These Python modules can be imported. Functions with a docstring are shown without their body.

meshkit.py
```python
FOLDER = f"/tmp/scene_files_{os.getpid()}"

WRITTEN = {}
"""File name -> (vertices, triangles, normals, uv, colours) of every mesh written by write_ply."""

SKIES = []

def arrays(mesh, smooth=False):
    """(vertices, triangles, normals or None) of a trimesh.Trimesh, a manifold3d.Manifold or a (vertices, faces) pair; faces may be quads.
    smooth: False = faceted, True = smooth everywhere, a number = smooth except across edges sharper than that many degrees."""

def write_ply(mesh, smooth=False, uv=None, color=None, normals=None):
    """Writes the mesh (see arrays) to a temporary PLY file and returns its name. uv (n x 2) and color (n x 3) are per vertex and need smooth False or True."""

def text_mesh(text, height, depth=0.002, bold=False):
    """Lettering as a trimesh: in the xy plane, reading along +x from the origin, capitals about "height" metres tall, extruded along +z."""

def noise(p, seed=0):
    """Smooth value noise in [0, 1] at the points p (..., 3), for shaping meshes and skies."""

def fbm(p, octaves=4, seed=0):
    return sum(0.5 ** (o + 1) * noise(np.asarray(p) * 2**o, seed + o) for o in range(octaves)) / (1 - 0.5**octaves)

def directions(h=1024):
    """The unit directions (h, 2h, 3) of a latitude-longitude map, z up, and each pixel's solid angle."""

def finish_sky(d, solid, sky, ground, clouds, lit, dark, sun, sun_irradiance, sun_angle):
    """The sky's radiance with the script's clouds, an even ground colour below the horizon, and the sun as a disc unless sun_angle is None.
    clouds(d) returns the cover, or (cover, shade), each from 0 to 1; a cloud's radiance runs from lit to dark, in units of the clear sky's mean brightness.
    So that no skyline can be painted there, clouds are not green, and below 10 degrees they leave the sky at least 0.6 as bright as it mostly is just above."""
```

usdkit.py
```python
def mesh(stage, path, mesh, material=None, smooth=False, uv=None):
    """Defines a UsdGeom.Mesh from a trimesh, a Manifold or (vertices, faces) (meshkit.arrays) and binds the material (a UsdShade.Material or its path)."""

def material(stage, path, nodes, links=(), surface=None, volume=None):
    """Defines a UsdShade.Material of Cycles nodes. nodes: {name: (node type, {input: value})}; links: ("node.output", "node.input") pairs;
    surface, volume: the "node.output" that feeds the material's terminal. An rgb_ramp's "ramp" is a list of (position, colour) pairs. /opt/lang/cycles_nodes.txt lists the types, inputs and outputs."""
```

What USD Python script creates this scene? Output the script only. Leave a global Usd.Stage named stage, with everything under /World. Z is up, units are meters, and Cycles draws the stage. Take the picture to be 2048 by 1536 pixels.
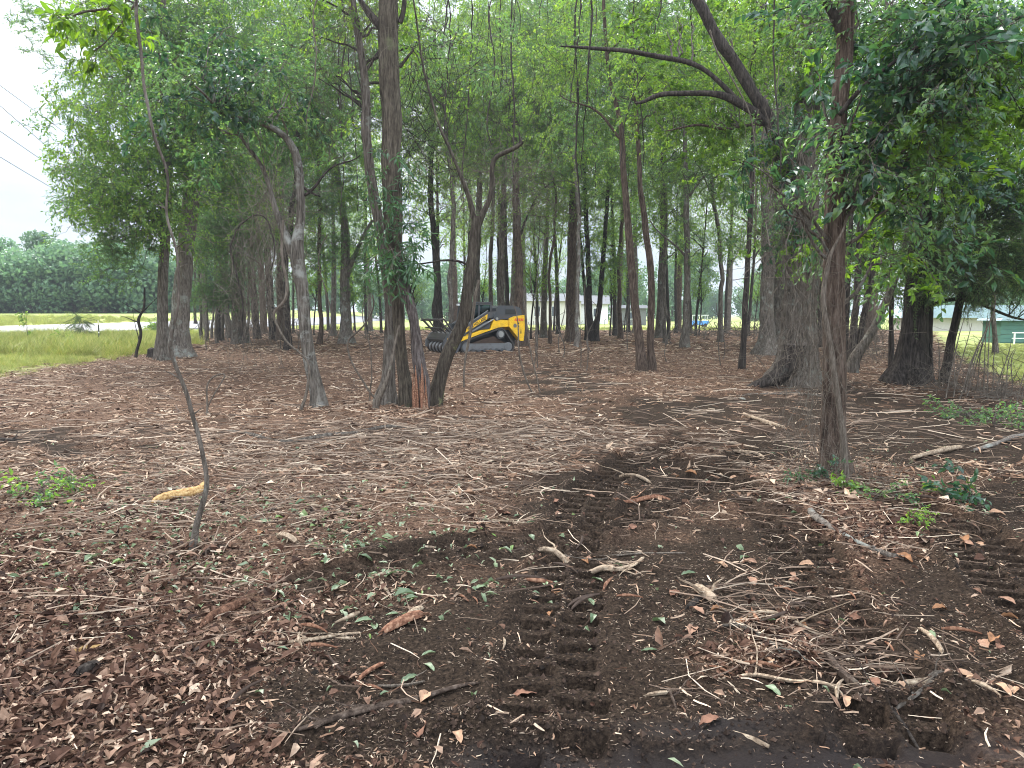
import math, random
import numpy as np
import trimesh
import shapely.geometry as sg
from shapely.ops import unary_union
import usdkit, meshkit
from pxr import Usd, UsdGeom, UsdLux, UsdShade, Gf, Sdf, Vt

random.seed(7)
R = np.random.default_rng(11)
stage = Usd.Stage.CreateInMemory()
UsdGeom.SetStageUpAxis(stage, 'Z')
UsdGeom.SetStageMetersPerUnit(stage, 1.0)
UsdGeom.Xform.Define(stage, '/World')
UsdGeom.Scope.Define(stage, '/World/Looks')
MAT = lambda name, nodes, links=(), surface=None, volume=None: usdkit.material(stage, '/World/Looks/' + name, nodes, links, surface, volume)

# ------------------------------------------------------------------ camera, sky, sun, exposure
F, CX, CY, HOR, CAMZ = 1479.0, 1024.0, 768.0, 630.0, 1.6          # picture measured at 2048 x 1536
TH = math.atan((CY - HOR) / F)
cam = UsdGeom.Camera.Define(stage, '/World/camera')
cam.CreateHorizontalApertureAttr(36.0)
cam.CreateFocalLengthAttr(36.0 * F / 2048)
cam.CreateClippingRangeAttr(Gf.Vec2f(0.05, 20000))
cam.AddTranslateOp().Set(Gf.Vec3d(0, 0, CAMZ))
cam.AddRotateXOp().Set(90 - math.degrees(TH))
cam.CreateExposureAttr(1.95)
SUN_EL, SUN_AZ = math.radians(46), math.radians(-38)               # azimuth from +y towards +x: beyond the open field, ahead to the left
SKY_STRENGTH, SUN_I = 0.055, 0.4
sky = UsdLux.DomeLight.Define(stage, '/World/sky')
sky.GetPrim().SetCustomDataByKey('kind', 'structure')
sky_mat = MAT('sky', {
    's': ('sky_texture', {'sky_type': 'single_scattering', 'sun_disc': False, 'sun_elevation': SUN_EL, 'sun_rotation': SUN_AZ, 'aerosol_density': 2.0}),
    't': ('texture_coordinate', {}),
    'm': ('mapping', {'scale': (1.0, 1.0, 3.2)}),
    'n': ('noise_texture', {'scale': 2.3, 'detail': 6.0, 'roughness': 0.55}),
    'r': ('rgb_ramp', {'ramp': [(0.34, (6.2, 7.6, 9.4)), (0.50, (8.6, 9.6, 10.8)), (0.66, (11.4, 11.5, 11.6))]}),
    'sz': ('separate_xyz', {}), 'el': ('map_range', {'from_min': 0.0, 'from_max': 1.0, 'to_min': 0.33, 'to_max': 1.75}), 'cm': ('mix', {'mix_type': 'multiply', 'fac': 1.0}),
    'f': ('rgb_ramp', {'ramp': [(0.30, (0.90, 0.90, 0.90)), (0.6, (1, 1, 1))]}),
    'x': ('mix', {}),
    'b': ('background_shader', {'strength': SKY_STRENGTH})},
    [('t.generated', 'm.vector'), ('m.vector', 'n.vector'), ('n.fac', 'r.fac'), ('n.fac', 'f.fac'), ('f.color', 'x.fac'), ('s.color', 'x.color1'), ('t.generated', 'sz.vector'), ('sz.z', 'el.value'), ('r.color', 'cm.color1'), ('el.result', 'cm.color2'), ('cm.color', 'x.color2'),
     ('x.color', 'b.color')], surface='b.background')
UsdShade.MaterialBindingAPI.Apply(sky.GetPrim()).Bind(sky_mat)
sun = UsdLux.DistantLight.Define(stage, '/World/sun')
sun.CreateNormalizeAttr(True); sun.CreateIntensityAttr(SUN_I); sun.CreateAngleAttr(14.0); sun.CreateColorAttr(Gf.Vec3f(1, 0.96, 0.9))
sun.AddRotateZOp().Set(math.degrees(-SUN_AZ) )
sun.AddRotateXOp().Set(-(90 - math.degrees(SUN_EL)))

# ------------------------------------------------------------------ helpers
used = {}
def path_for(name, parent=None):
    base = (str(parent.GetPath()) if parent else '/World') + '/' + name
    k = used.get(base, -1) + 1
    used[base] = k
    return base if k == 0 else f'{base}_{k:03d}'
def tag(p, label=None, cat=None, group=None, kind=None):
    for k, v in (('label', label), ('category', cat), ('group', group), ('kind', kind)):
        if v: p.SetCustomDataByKey(k, v)
    return p
TINTED = set()
def tint(prim, mesh):
    """a random number per separate piece of the mesh, read by the materials of leaves and litter"""
    from scipy.sparse import coo_matrix
    from scipy.sparse.csgraph import connected_components
    v, f = np.asarray(mesh[0]), np.asarray(mesh[1])
    e = np.r_[f[:, :2], f[:, 1:]]
    n, lab = connected_components(coo_matrix((np.ones(len(e), np.int8), (e[:, 0], e[:, 1])), shape=(len(v), len(v))), False)
    UsdGeom.PrimvarsAPI(prim).CreatePrimvar('tint', Sdf.ValueTypeNames.FloatArray, 'vertex').Set(Vt.FloatArray.FromNumpy(np.random.default_rng(n).random(n)[lab].astype(np.float32)))
def mesh_at(path, mesh, mat, smooth=False):
    m = usdkit.mesh(stage, path, mesh, mat, smooth).GetPrim()
    if mat.GetPath() in TINTED and isinstance(mesh, tuple) and not smooth: tint(m, mesh)
    return m
def obj(name, mesh, mat, parent=None, smooth=False):
    if isinstance(mesh, list): mesh = join(mesh)
    return mesh_at(path_for(name, parent), mesh, mat, smooth)
def thing(name, label, cat, loc=(0, 0, 0), rotz=0, group=None, scale=None, kind=None):
    x = UsdGeom.Xform.Define(stage, path_for(name))
    x.AddTranslateOp().Set(Gf.Vec3d(*map(float, loc)))
    if rotz: x.AddRotateZOp().Set(math.degrees(rotz))
    if scale is not None: x.AddScaleOp().Set(Gf.Vec3f(*np.broadcast_to(scale, 3).astype(float).tolist()))
    return tag(x.GetPrim(), label, cat, group, kind)
def class_prim(name):
    return stage.CreateClassPrim('/World/' + name)
def copy_of(cls, name, label, cat, loc, rotz=0, group=None, scale=None, tilt=None):
    x = UsdGeom.Xform.Define(stage, path_for(name))
    x.AddTranslateOp().Set(Gf.Vec3d(*map(float, loc)))
    x.AddRotateZOp().Set(math.degrees(rotz))
    if tilt is not None: x.AddRotateXOp().Set(float(tilt))
    if scale is not None: x.AddScaleOp().Set(Gf.Vec3f(*np.broadcast_to(scale, 3).astype(float).tolist()))
    p = x.GetPrim()
    p.GetReferences().AddInternalReference(cls.GetPath()); p.SetInstanceable(True)
    return tag(p, label, cat, group)
def join(ms):
    vs, fs, n = [], [], 0
    for m in ms:
        v, f = (np.asarray(m[0]), np.asarray(m[1])) if isinstance(m, tuple) else (np.asarray(m.vertices), np.asarray(m.faces))
        vs.append(v); fs.append(f + n); n += len(v)
    return np.vstack(vs), np.vstack(fs)
def shift(m, d):
    return (np.asarray(m[0]) - np.asarray(d), m[1])
def sstep(a, b, x):
    t = np.clip((np.asarray(x, float) - a) / (b - a), 0, 1)
    return t * t * (3 - 2 * t)

# ---- picture measurements to places in the world
def ray(px, py):
    a, b = (px - CX) / F, -(py - CY) / F
    return a, math.cos(TH) + b * math.sin(TH), b * math.cos(TH) - math.sin(TH)
def at(px, py, Y):
    x, y, z = ray(px, py)
    return np.array([x / y * Y, Y, CAMZ + z / y * Y])
def project(x, y, z):
    dz = z - CAMZ
    dep = y * math.cos(TH) - dz * math.sin(TH)
    up = y * math.sin(TH) + dz * math.cos(TH)
    return CX + F * x / dep, CY - F * up / dep
def macro(x, y):
    x, y = np.asarray(x, float), np.asarray(y, float)
    u = sstep(17, 42, -x - 0.04 * np.clip(y - 60, 0, None))
    z = u * (0.85 + 0.019 * np.clip(y - 45, 0, 90))
    return z + 0.25 * sstep(80, 160, y) * (1 - u)
def ground0(px, py):
    x, y, z = ray(px, py)
    t = np.linspace(1.5, 160, 4000)
    g = CAMZ + z / y * t - macro(x / y * t, t)
    k = np.argmax(g <= 0) if (g <= 0).any() else len(t) - 1
    return x / y * t[k], t[k]

# ---- ground relief: lumps and crawler tread prints
def polyline(pts, step=0.03):
    p = np.array([ground0(*q) for q in pts])
    d = np.r_[0, np.cumsum(np.linalg.norm(np.diff(p, axis=0), axis=1))]
    s = np.arange(0, d[-1], step)
    from scipy.interpolate import PchipInterpolator
    return np.stack([PchipInterpolator(d, p[:, k])(s) for k in range(2)], 1), s
TRACKS = [  # (centre line in the picture, width m, depth m, lug pitch m)
    ([(1085, 1560), (1105, 1450), (1112, 1300), (1130, 1180), (1148, 1060), (1185, 985), (1260, 930), (1330, 900)], 0.46, 0.062, 0.172),
    ([(1715, 1320), (1685, 1260), (1620, 1130), (1565, 1050), (1490, 985), (1400, 945)], 0.46, 0.05, 0.165),
    ([(2330, 1420), (2120, 1240), (2000, 1130), (1900, 1060), (1820, 1020)], 0.6, 0.055, 0.165),
    ([(820, 1120), (930, 1095), (1050, 1080), (1180, 1060), (1350, 1000), (1480, 925)], 0.42, 0.05, 0.17),
]
from scipy.spatial import cKDTree
_tr = [(*polyline(t[0]), *t[1:]) for t in TRACKS]
_kd = [cKDTree(t[0]) for t in _tr]
def relief(x, y):
    """fine relief (m) and how much of the spot is bare pressed track"""
    p = np.stack([x, y, np.zeros_like(x)], -1)
    fade = np.clip(1.6 - y / 60, 0.3, 1)
    z = 0.10 * (meshkit.fbm(p * 0.55, 3, 3) - 0.5) + 0.055 * (meshkit.fbm(p * 2.2, 3, 5) - 0.5)
    lum = meshkit.fbm(p * np.array([9, 9, 1]), 4, 8)
    z = z + 0.045 * (lum - 0.5)
    press = np.zeros_like(x)
    for (pts, s, w, dep, pitch), kd in zip(_tr, _kd):
        d, i = kd.query(np.stack([x, y], -1), distance_upper_bound=0.8)
        ok = np.isfinite(d)
        i = np.where(ok, np.minimum(i, len(pts) - 2), 0)
        tan = pts[i + 1] - pts[i]; tan /= np.linalg.norm(tan, axis=1, keepdims=True) + 1e-9
        rel = np.stack([x, y], -1) - pts[i]
        lat = rel[:, 0] * tan[:, 1] - rel[:, 1] * tan[:, 0]
        al = s[i] + (rel * tan).sum(1)
        wob = 0.035 * (meshkit.noise(p * 5, 4) - 0.5) * 2
        lat2 = lat + wob
        inside = sstep(w / 2 + 0.02, w / 2 - 0.02, np.abs(lat2)) * ok
        half = np.where(lat2 > 0, 0.5, 0.0)
        ph = (al + 0.05 * (meshkit.fbm(p * 8, 3, 6) - 0.5)) / pitch + half
        saw = ph % 1                                           # pressed lug slots: a slow dip, then a steep far wall
        bar = sstep(0.38, 0.78, saw) * sstep(0.97, 0.90, saw) * sstep(0.012, 0.04, np.abs(lat2)) * sstep(w / 2 - 0.01, w / 2 - 0.05, np.abs(lat2))
        qual = sstep(0.18, 0.45, meshkit.noise(p * 1.3 + 7, 12))
        rim = np.exp(-((np.abs(lat2) - w / 2 - 0.05) / 0.045) ** 2) * ok
        z = np.where(ok, z * (1 - 0.55 * inside), z)
        z = z - dep * 0.40 * inside - dep * 1.25 * bar * inside * (0.5 + 0.5 * qual) + 0.035 * rim * (0.4 + meshkit.noise(p * 7, 9))
        z = z + 0.02 * np.exp(-(lat2 / 0.03) ** 2) * inside
        press = np.maximum(press, inside)
    # the ploughed-up lip and the smeared wet trough along the near edge
    px, py = project(x, y, macro(x, y))
    lip = np.exp(-((py - (1452 + 22 * np.sin(px / 170.0) - 0.03 * (px - 1100))) / 26) ** 2) * sstep(250, 800, px)
    z = z + lip * (0.03 + 0.11 * (meshkit.fbm(p * 6, 3, 21) - 0.32)) * (y < 6)
    wet = sstep(1465, 1510, py + 25 * (meshkit.noise(p * 3, 31) - 0.5)) * sstep(820, 1000, px) * (y < 6)
    wet = np.maximum(wet, np.exp(-(((px - 1420) / 170) ** 2 + ((py - 1455) / 30) ** 2)) * (y < 6))
    z = z * (1 - 0.25 * wet) - 0.03 * wet + 0.02 * wet * (meshkit.fbm(p * np.array([5.0, 14.0, 1]), 3, 61) - .5)
    return z * fade, press, wet, lum
def H(x, y):
    x, y = np.atleast_1d(np.asarray(x, float)), np.atleast_1d(np.asarray(y, float))
    return macro(x, y) + relief(x, y)[0]
def gp(px, py):
    x, y = ground0(px, py)
    return np.array([x, y, float(H(x, y)[0])])

def ell(px, py, cx, cy, rx, ry, p=1.0):
    return np.exp(-np.clip(((px - cx) / rx) ** 2 + ((py - cy) / ry) ** 2, 0, 40) * p)
def zones(x, y):
    """what covers the ground: mulch 0..1 (else bare dark soil), grass 0..1"""
    x, y = np.asarray(x, float), np.asarray(y, float)
    px, py = project(x, y, macro(x, y))
    p = np.stack([x, y, np.zeros_like(x)], -1)
    n1 = meshkit.fbm(p * 0.7, 4, 41) - 0.5
    n2 = meshkit.fbm(p * 2.5, 3, 43) - 0.5
    qx = px + 150 * n1 * 1.6; qy = py + 90 * n2
    soil = np.zeros_like(x)
    for e in [(1050, 1330, 420, 230), (1250, 1480, 900, 90), (1350, 1180, 330, 150), (1280, 965, 330, 55), (1370, 830, 190, 36), (1560, 1130, 160, 120), (1980, 1200, 190, 190),
              (1850, 880, 360, 95), (2000, 1010, 170, 80), (1930, 1330, 260, 150), (1480, 900, 160, 50), (1180, 1010, 190, 60), (1560, 1400, 350, 90), (700, 1420, 280, 130), (60, 885, 120, 14), (330, 862, 80, 10), (1120, 765, 110, 18), (1700, 820, 250, 40), (760, 1260, 200, 100),
              (920, 1100, 200, 40)]:
        soil = np.maximum(soil, 1.5 * ell(qx, qy, *e))
    for e in [(1600, 1320, 170, 70), (1620, 1000, 110, 60), (1250, 905, 260, 26), (1750, 1000, 170, 70)]:
        soil = soil - 0.7 * ell(qx, qy, *e)
    soil = np.where(y > 1.5, soil, 0.3)
    mulch = 1 - np.clip(soil + 0.35 * n2, 0, 1)
    edge = np.interp(px, [-4000, -600, 0, 180, 330, 400, 430], [2600, 900, 748, 712, 690, 676, 640])
    gl = sstep(14, -10, py - edge + 40 * n2 + 18 * n1) * (px < 470) * sstep(12, 15, -x)
    edr = np.interp(px, [1860, 1890, 1940, 2048, 2600, 6000], [655, 690, 722, 768, 960, 2200])
    gr = sstep(10, -8, py - edr + 26 * n2) * (px > 1850) * (x > 8)
    gb = sstep(77, 82, y + 3 * n1)
    grass = np.maximum(np.maximum(gl, gr), gb) * (y > 6)
    return np.clip(mulch, 0, 1), np.clip(grass, 0, 1)

# ------------------------------------------------------------------ materials
def bark(name, dark, mid, pale, lichen=(0.2, 0.22, 0.18), lich=0.55, freq=14.0, bump=0.9, zs=0.13):
    return MAT(name, {
        't': ('texture_coordinate', {}), 'm': ('mapping', {'scale': (1, 1, zs)}), 'n': ('noise_texture', {'scale': freq * 1.9, 'detail': 7.0, 'roughness': 0.72}),
        'r': ('rgb_ramp', {'ramp': [(0.36, dark), (0.5, mid), (0.64, pale)]}),
        'n2': ('noise_texture', {'scale': 2.6, 'detail': 7.0, 'roughness': 0.72}), 'r2': ('rgb_ramp', {'ramp': [(lich, (0, 0, 0)), (lich + 0.12, (1, 1, 1))]}),
        'x': ('mix', {'color2': lichen}), 'n3': ('noise_texture', {'scale': 60.0, 'detail': 3.0}), 'a': ('math', {'math_type': 'multiply_add', 'value2': 0.25}),
        'b': ('bump', {'strength': bump, 'distance': 0.04}), 'p': ('principled_bsdf', {'roughness': 0.9, 'specular_ior_level': 0.12})},
        [('t.object', 'm.vector'), ('m.vector', 'n.vector'), ('n.fac', 'r.fac'), ('t.object', 'n2.vector'), ('n2.fac', 'r2.fac'), ('r2.color', 'x.fac'), ('r.color', 'x.color1'), ('x.color', 'p.base_color'),
         ('t.object', 'n3.vector'), ('n3.fac', 'a.value1'), ('n.fac', 'a.value3'), ('a.value', 'b.height'), ('b.normal', 'p.normal')], surface='p.BSDF')
B_GREY = bark('bark_grey', (0.035, 0.028, 0.023), (0.10, 0.083, 0.068), (0.19, 0.165, 0.14), (0.21, 0.22, 0.19), 0.56)
B_BROWN = bark('bark_brown', (0.03, 0.02, 0.015), (0.085, 0.06, 0.046), (0.16, 0.12, 0.095), (0.15, 0.15, 0.12), 0.62)
B_DARK = bark('bark_dark', (0.014, 0.011, 0.010), (0.042, 0.034, 0.029), (0.085, 0.07, 0.06), (0.09, 0.095, 0.08), 0.64)
B_PALE = bark('bark_pale', (0.06, 0.05, 0.042), (0.15, 0.125, 0.105), (0.26, 0.23, 0.20), (0.27, 0.28, 0.25), 0.52)
B_MOSS = bark('bark_mossy', (0.02, 0.016, 0.012), (0.055, 0.044, 0.034), (0.10, 0.085, 0.065), (0.20, 0.21, 0.10), 0.60, 16)
B_MOTTLE = bark('bark_mottled', (0.04, 0.034, 0.028), (0.105, 0.09, 0.075), (0.20, 0.18, 0.155), (0.26, 0.26, 0.235), 0.53, 12)
B_NEAR = bark('bark_near_trunk', (0.05, 0.041, 0.032), (0.145, 0.122, 0.098), (0.26, 0.225, 0.185), (0.24, 0.24, 0.19), 0.57, 15, 1.2)
B_CLUMP = bark('bark_clump_stem', (0.028, 0.022, 0.017), (0.075, 0.061, 0.046), (0.14, 0.118, 0.09), (0.12, 0.125, 0.07), 0.58, 15, 1.1)
B_DEAD = bark('bark_dead', (0.035, 0.027, 0.024), (0.105, 0.085, 0.078), (0.21, 0.18, 0.165), (0.24, 0.2, 0.17), 0.66, 20, 1.2)
B_RED = bark('bark_shredded', (0.045, 0.02, 0.013), (0.13, 0.065, 0.04), (0.24, 0.13, 0.085), (0.2, 0.12, 0.08), 0.62)
VINE = bark('vine_bark', (0.05, 0.04, 0.032), (0.11, 0.09, 0.072), (0.19, 0.16, 0.13), (0.2, 0.2, 0.16), 0.6, 30, 0.5)
WOOD_RAW = bark('splintered_wood', (0.07, 0.032, 0.02), (0.18, 0.085, 0.052), (0.33, 0.19, 0.12), (0.5, 0.4, 0.28), 0.6, 22, 0.2, 1.0)
WOOD_PALE = bark('pale_stripped_wood', (0.10, 0.07, 0.048), (0.27, 0.20, 0.14), (0.42, 0.34, 0.25), (0.30, 0.23, 0.17), 0.54, 22, 0.2, 1.0)
WOOD_GOLD = bark('yellow_fresh_wood', (0.17, 0.09, 0.035), (0.36, 0.22, 0.09), (0.50, 0.37, 0.19), (0.5, 0.4, 0.2), 0.62, 22, 0.2, 1.0)

def leaf_mat(name, ramp, trans, tmix=0.42, rough=0.42, spec=0.5, vary=0.35):
    m = MAT(name, {
        'g': ('attribute', {'attribute': 'tint'}), 'o': ('object_info', {}), 'ad': ('math', {'math_type': 'multiply_add', 'value2': vary}), 'fr': ('math', {'math_type': 'fraction'}),
        'r': ('rgb_ramp', {'ramp': ramp}), 'h': ('hsv', {'value': 1.0}), 'mr': ('map_range', {'from_min': 0.0, 'from_max': 1.0, 'to_min': 0.8, 'to_max': 1.2}),
        'tr': ('mix', {'mix_type': 'multiply', 'fac': 1.0, 'color2': trans}),
        'p': ('principled_bsdf', {'roughness': rough, 'specular_ior_level': spec}), 't': ('translucent_bsdf', {}), 'x': ('mix_closure', {'fac': tmix})},
        [('o.random', 'ad.value1'), ('g.fac', 'ad.value3'), ('ad.value', 'fr.value1'), ('fr.value', 'r.fac'), ('r.color', 'h.color'), ('o.random', 'mr.value'), ('mr.result', 'h.value'),
         ('h.color', 'p.base_color'), ('h.color', 'tr.color1'), ('tr.color', 't.color'), ('p.BSDF', 'x.closure1'), ('t.BSDF', 'x.closure2')], surface='x.closure')
    TINTED.add(m.GetPath()); return m
L_OAK = leaf_mat('leaf_oak', [(0, (0.045, 0.095, 0.045)), (0.45, (0.065, 0.13, 0.055)), (0.8, (0.085, 0.16, 0.05)), (1, (0.12, 0.19, 0.05))], (2.7, 2.7, 1.7), 0.45, 0.36, 0.7)
L_BRIGHT = leaf_mat('leaf_bright', [(0, (0.06, 0.12, 0.032)), (0.4, (0.085, 0.165, 0.035)), (0.75, (0.115, 0.205, 0.035)), (1, (0.155, 0.235, 0.04))], (2.9, 2.7, 1.5), 0.5, 0.36, 0.7)
L_DARK = leaf_mat('leaf_dark_glossy', [(0, (0.022, 0.055, 0.035)), (0.5, (0.035, 0.085, 0.05)), (0.85, (0.05, 0.11, 0.05)), (1, (0.09, 0.15, 0.04))], (1.9, 2.2, 1.2), 0.3, 0.33, 0.7)
L_MAPLE = leaf_mat('leaf_maple', [(0, (0.055, 0.105, 0.02)), (0.5, (0.085, 0.155, 0.026)), (1, (0.14, 0.21, 0.03))], (2.4, 2.5, 1.0), 0.48)
L_CYPRESS = leaf_mat('leaf_cypress', [(0, (0.04, 0.075, 0.03)), (0.6, (0.065, 0.115, 0.042)), (1, (0.11, 0.12, 0.045))], (2.2, 2.4, 1.2), 0.42)
L_VINE = leaf_mat('leaf_vine', [(0, (0.03, 0.075, 0.035)), (0.6, (0.05, 0.115, 0.05)), (1, (0.08, 0.15, 0.05))], (2.0, 2.2, 1.2), 0.32, 0.36, 0.7)
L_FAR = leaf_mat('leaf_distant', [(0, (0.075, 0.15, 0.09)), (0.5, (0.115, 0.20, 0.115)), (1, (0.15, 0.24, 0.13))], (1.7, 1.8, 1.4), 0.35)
L_GRASS = leaf_mat('grass_blade', [(0, (0.22, 0.28, 0.08)), (0.4, (0.34, 0.39, 0.13)), (0.75, (0.46, 0.46, 0.21)), (1, (0.55, 0.47, 0.28))], (1.8, 1.8, 1.2), 0.4)
L_FALLEN = leaf_mat('leaf_fallen_green', [(0, (0.08, 0.12, 0.055)), (0.5, (0.15, 0.20, 0.11)), (0.8, (0.27, 0.31, 0.20)), (1, (0.15, 0.24, 0.05))], (1.2, 1.3, 1.0), 0.15, 0.5)
def litter_mat(name, ramp, rough=0.8):
    m = MAT(name, {'g': ('geometry', {}), 'ti': ('attribute', {'attribute': 'tint'}), 'r': ('rgb_ramp', {'ramp': ramp}), 'n': ('noise_texture', {'scale': 45.0, 'detail': 4.0}), 'm': ('map_range', {'from_min': 0.3, 'from_max': 0.7, 'to_min': 0.72, 'to_max': 1.2}),
                      'h': ('hsv', {}), 'p': ('principled_bsdf', {'roughness': rough, 'specular_ior_level': 0.18})},
               [('ti.fac', 'r.fac'), ('r.color', 'h.color'), ('g.position', 'n.vector'), ('n.fac', 'm.value'), ('m.result', 'h.value'), ('h.color', 'p.base_color')], surface='p.BSDF')
    TINTED.add(m.GetPath()); return m
D_LEAF = litter_mat('dead_leaves', [(0, (0.018, 0.009, 0.006)), (0.4, (0.075, 0.037, 0.024)), (0.7, (0.16, 0.088, 0.058)), (0.9, (0.30, 0.195, 0.135)), (1, (0.55, 0.42, 0.31))])
D_CHIP = litter_mat('mulch_chips', [(0, (0.035, 0.019, 0.012)), (0.3, (0.14, 0.077, 0.048)), (0.62, (0.30, 0.185, 0.12)), (0.86, (0.50, 0.355, 0.25)), (1, (0.69, 0.555, 0.41))])
D_TWIG = litter_mat('dry_twigs', [(0, (0.06, 0.04, 0.03)), (0.35, (0.16, 0.11, 0.08)), (0.7, (0.30, 0.215, 0.155)), (1, (0.52, 0.42, 0.32))])
D_CLOD = litter_mat('soil_clods', [(0, (0.008, 0.005, 0.0035)), (0.6, (0.03, 0.018, 0.0125)), (1, (0.07, 0.044, 0.031))], 0.9)

def plain(name, color, rough=0.5, metal=0.0, dirt=0.35, dirtcol=(0.09, 0.065, 0.05), spec=0.5):
    return MAT(name, {'g': ('geometry', {}), 'n': ('noise_texture', {'scale': 5.0, 'detail': 7.0, 'roughness': 0.65}), 'r': ('rgb_ramp', {'ramp': [(0.42, (0, 0, 0)), (0.75, (dirt, dirt, dirt))]}),
                      'x': ('mix', {'color1': color, 'color2': dirtcol}), 'p': ('principled_bsdf', {'roughness': rough, 'metallic': metal, 'specular_ior_level': spec})},
               [('g.position', 'n.vector'), ('n.fac', 'r.fac'), ('r.color', 'x.fac'), ('x.color', 'p.base_color')], surface='p.BSDF')
P_YEL = plain('yellow_paint', (0.80, 0.46, 0.015), 0.38, 0, 0.45)
P_DARK = plain('charcoal_paint', (0.045, 0.048, 0.053), 0.42, 0, 0.5)
P_GREY = plain('grey_steel', (0.16, 0.165, 0.17), 0.42, 0.4, 0.6)
P_RUB = plain('track_rubber', (0.022, 0.022, 0.022), 0.75, 0, 0.8)
P_MULCH = plain('mulcher_steel', (0.05, 0.042, 0.038), 0.5, 0.3, 0.7)
P_BRIGHT = plain('worn_steel', (0.42, 0.42, 0.42), 0.3, 0.8, 0.4)
P_RED = plain('red_decal', (0.62, 0.05, 0.03), 0.5, 0, 0.2)
P_BLACK = plain('black_print', (0.015, 0.015, 0.015), 0.5, 0, 0.1)
P_WHITE = plain('white_paint', (0.74, 0.74, 0.73), 0.55, 0, 0.15)
P_GREEN = plain('green_siding', (0.06, 0.16, 0.13), 0.6, 0, 0.2)
P_ROOFB = plain('pale_blue_roof', (0.30, 0.40, 0.47), 0.5, 0.2, 0.2)
P_WALL = plain('cream_siding', (0.50, 0.47, 0.42), 0.7, 0, 0.15)
P_BLUE = plain('blue_plastic', (0.09, 0.27, 0.62), 0.4, 0, 0.1)
P_POST = plain('post_green', (0.05, 0.06, 0.045), 0.6, 0.2, 0.3)
P_CREAMTIP = plain('post_cream', (0.72, 0.66, 0.45), 0.6, 0, 0.1)
P_WIRE = plain('wire', (0.22, 0.23, 0.25), 0.6, 0.2, 0.1)
P_GLASS = MAT('cab_glass', {'f': ('fresnel', {'IOR': 1.5}), 't': ('transparent_bsdf', {'color': (0.55, 0.68, 0.70)}), 'g': ('glossy_bsdf', {'roughness': 0.03}), 'x': ('mix_closure', {})},
              [('f.fac', 'x.fac'), ('t.BSDF', 'x.closure1'), ('g.BSDF', 'x.closure2')], surface='x.closure')
P_WIN = plain('window_glass', (0.05, 0.06, 0.07), 0.12, 0, 0.05, spec=0.8)

# ------------------------------------------------------------------ ground
def grow(a, b, h0, k):
    out, h = [a], h0
    while out[-1] < b:
        out.append(out[-1] + h); h *= k
    return np.array(out)
gy = np.r_[-60, -25, -10, -4, -1, 0.5, 1.3, 1.8, np.arange(2.2, 5.0, 0.0095), np.arange(5.0, 8.2, 0.0165), grow(8.2, 3000, 0.018, 1.024)[1:]]
xh = np.r_[np.arange(0, 3.1, 0.017), grow(3.1, 2200, 0.018, 1.043)]
gx = np.r_[-xh[:0:-1], xh]
X, Y = np.meshgrid(gx, gy)
xf, yf = X.ravel(), Y.ravel()
mulch, grass = zones(xf, yf)
rel, press, wet, lum = relief(xf, yf)
zf = macro(xf, yf) + rel * np.where(yf > 120, 0.3, 1) + 0.012 * mulch * (1 - grass)
nx, ny = len(gx), len(gy)
a = (np.arange(ny - 1)[:, None] * nx + np.arange(nx - 1)[None]).ravel()
gf = np.vstack([np.stack([a, a + 1, a + nx + 1], 1), np.stack([a, a + nx + 1, a + nx], 1)])
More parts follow.
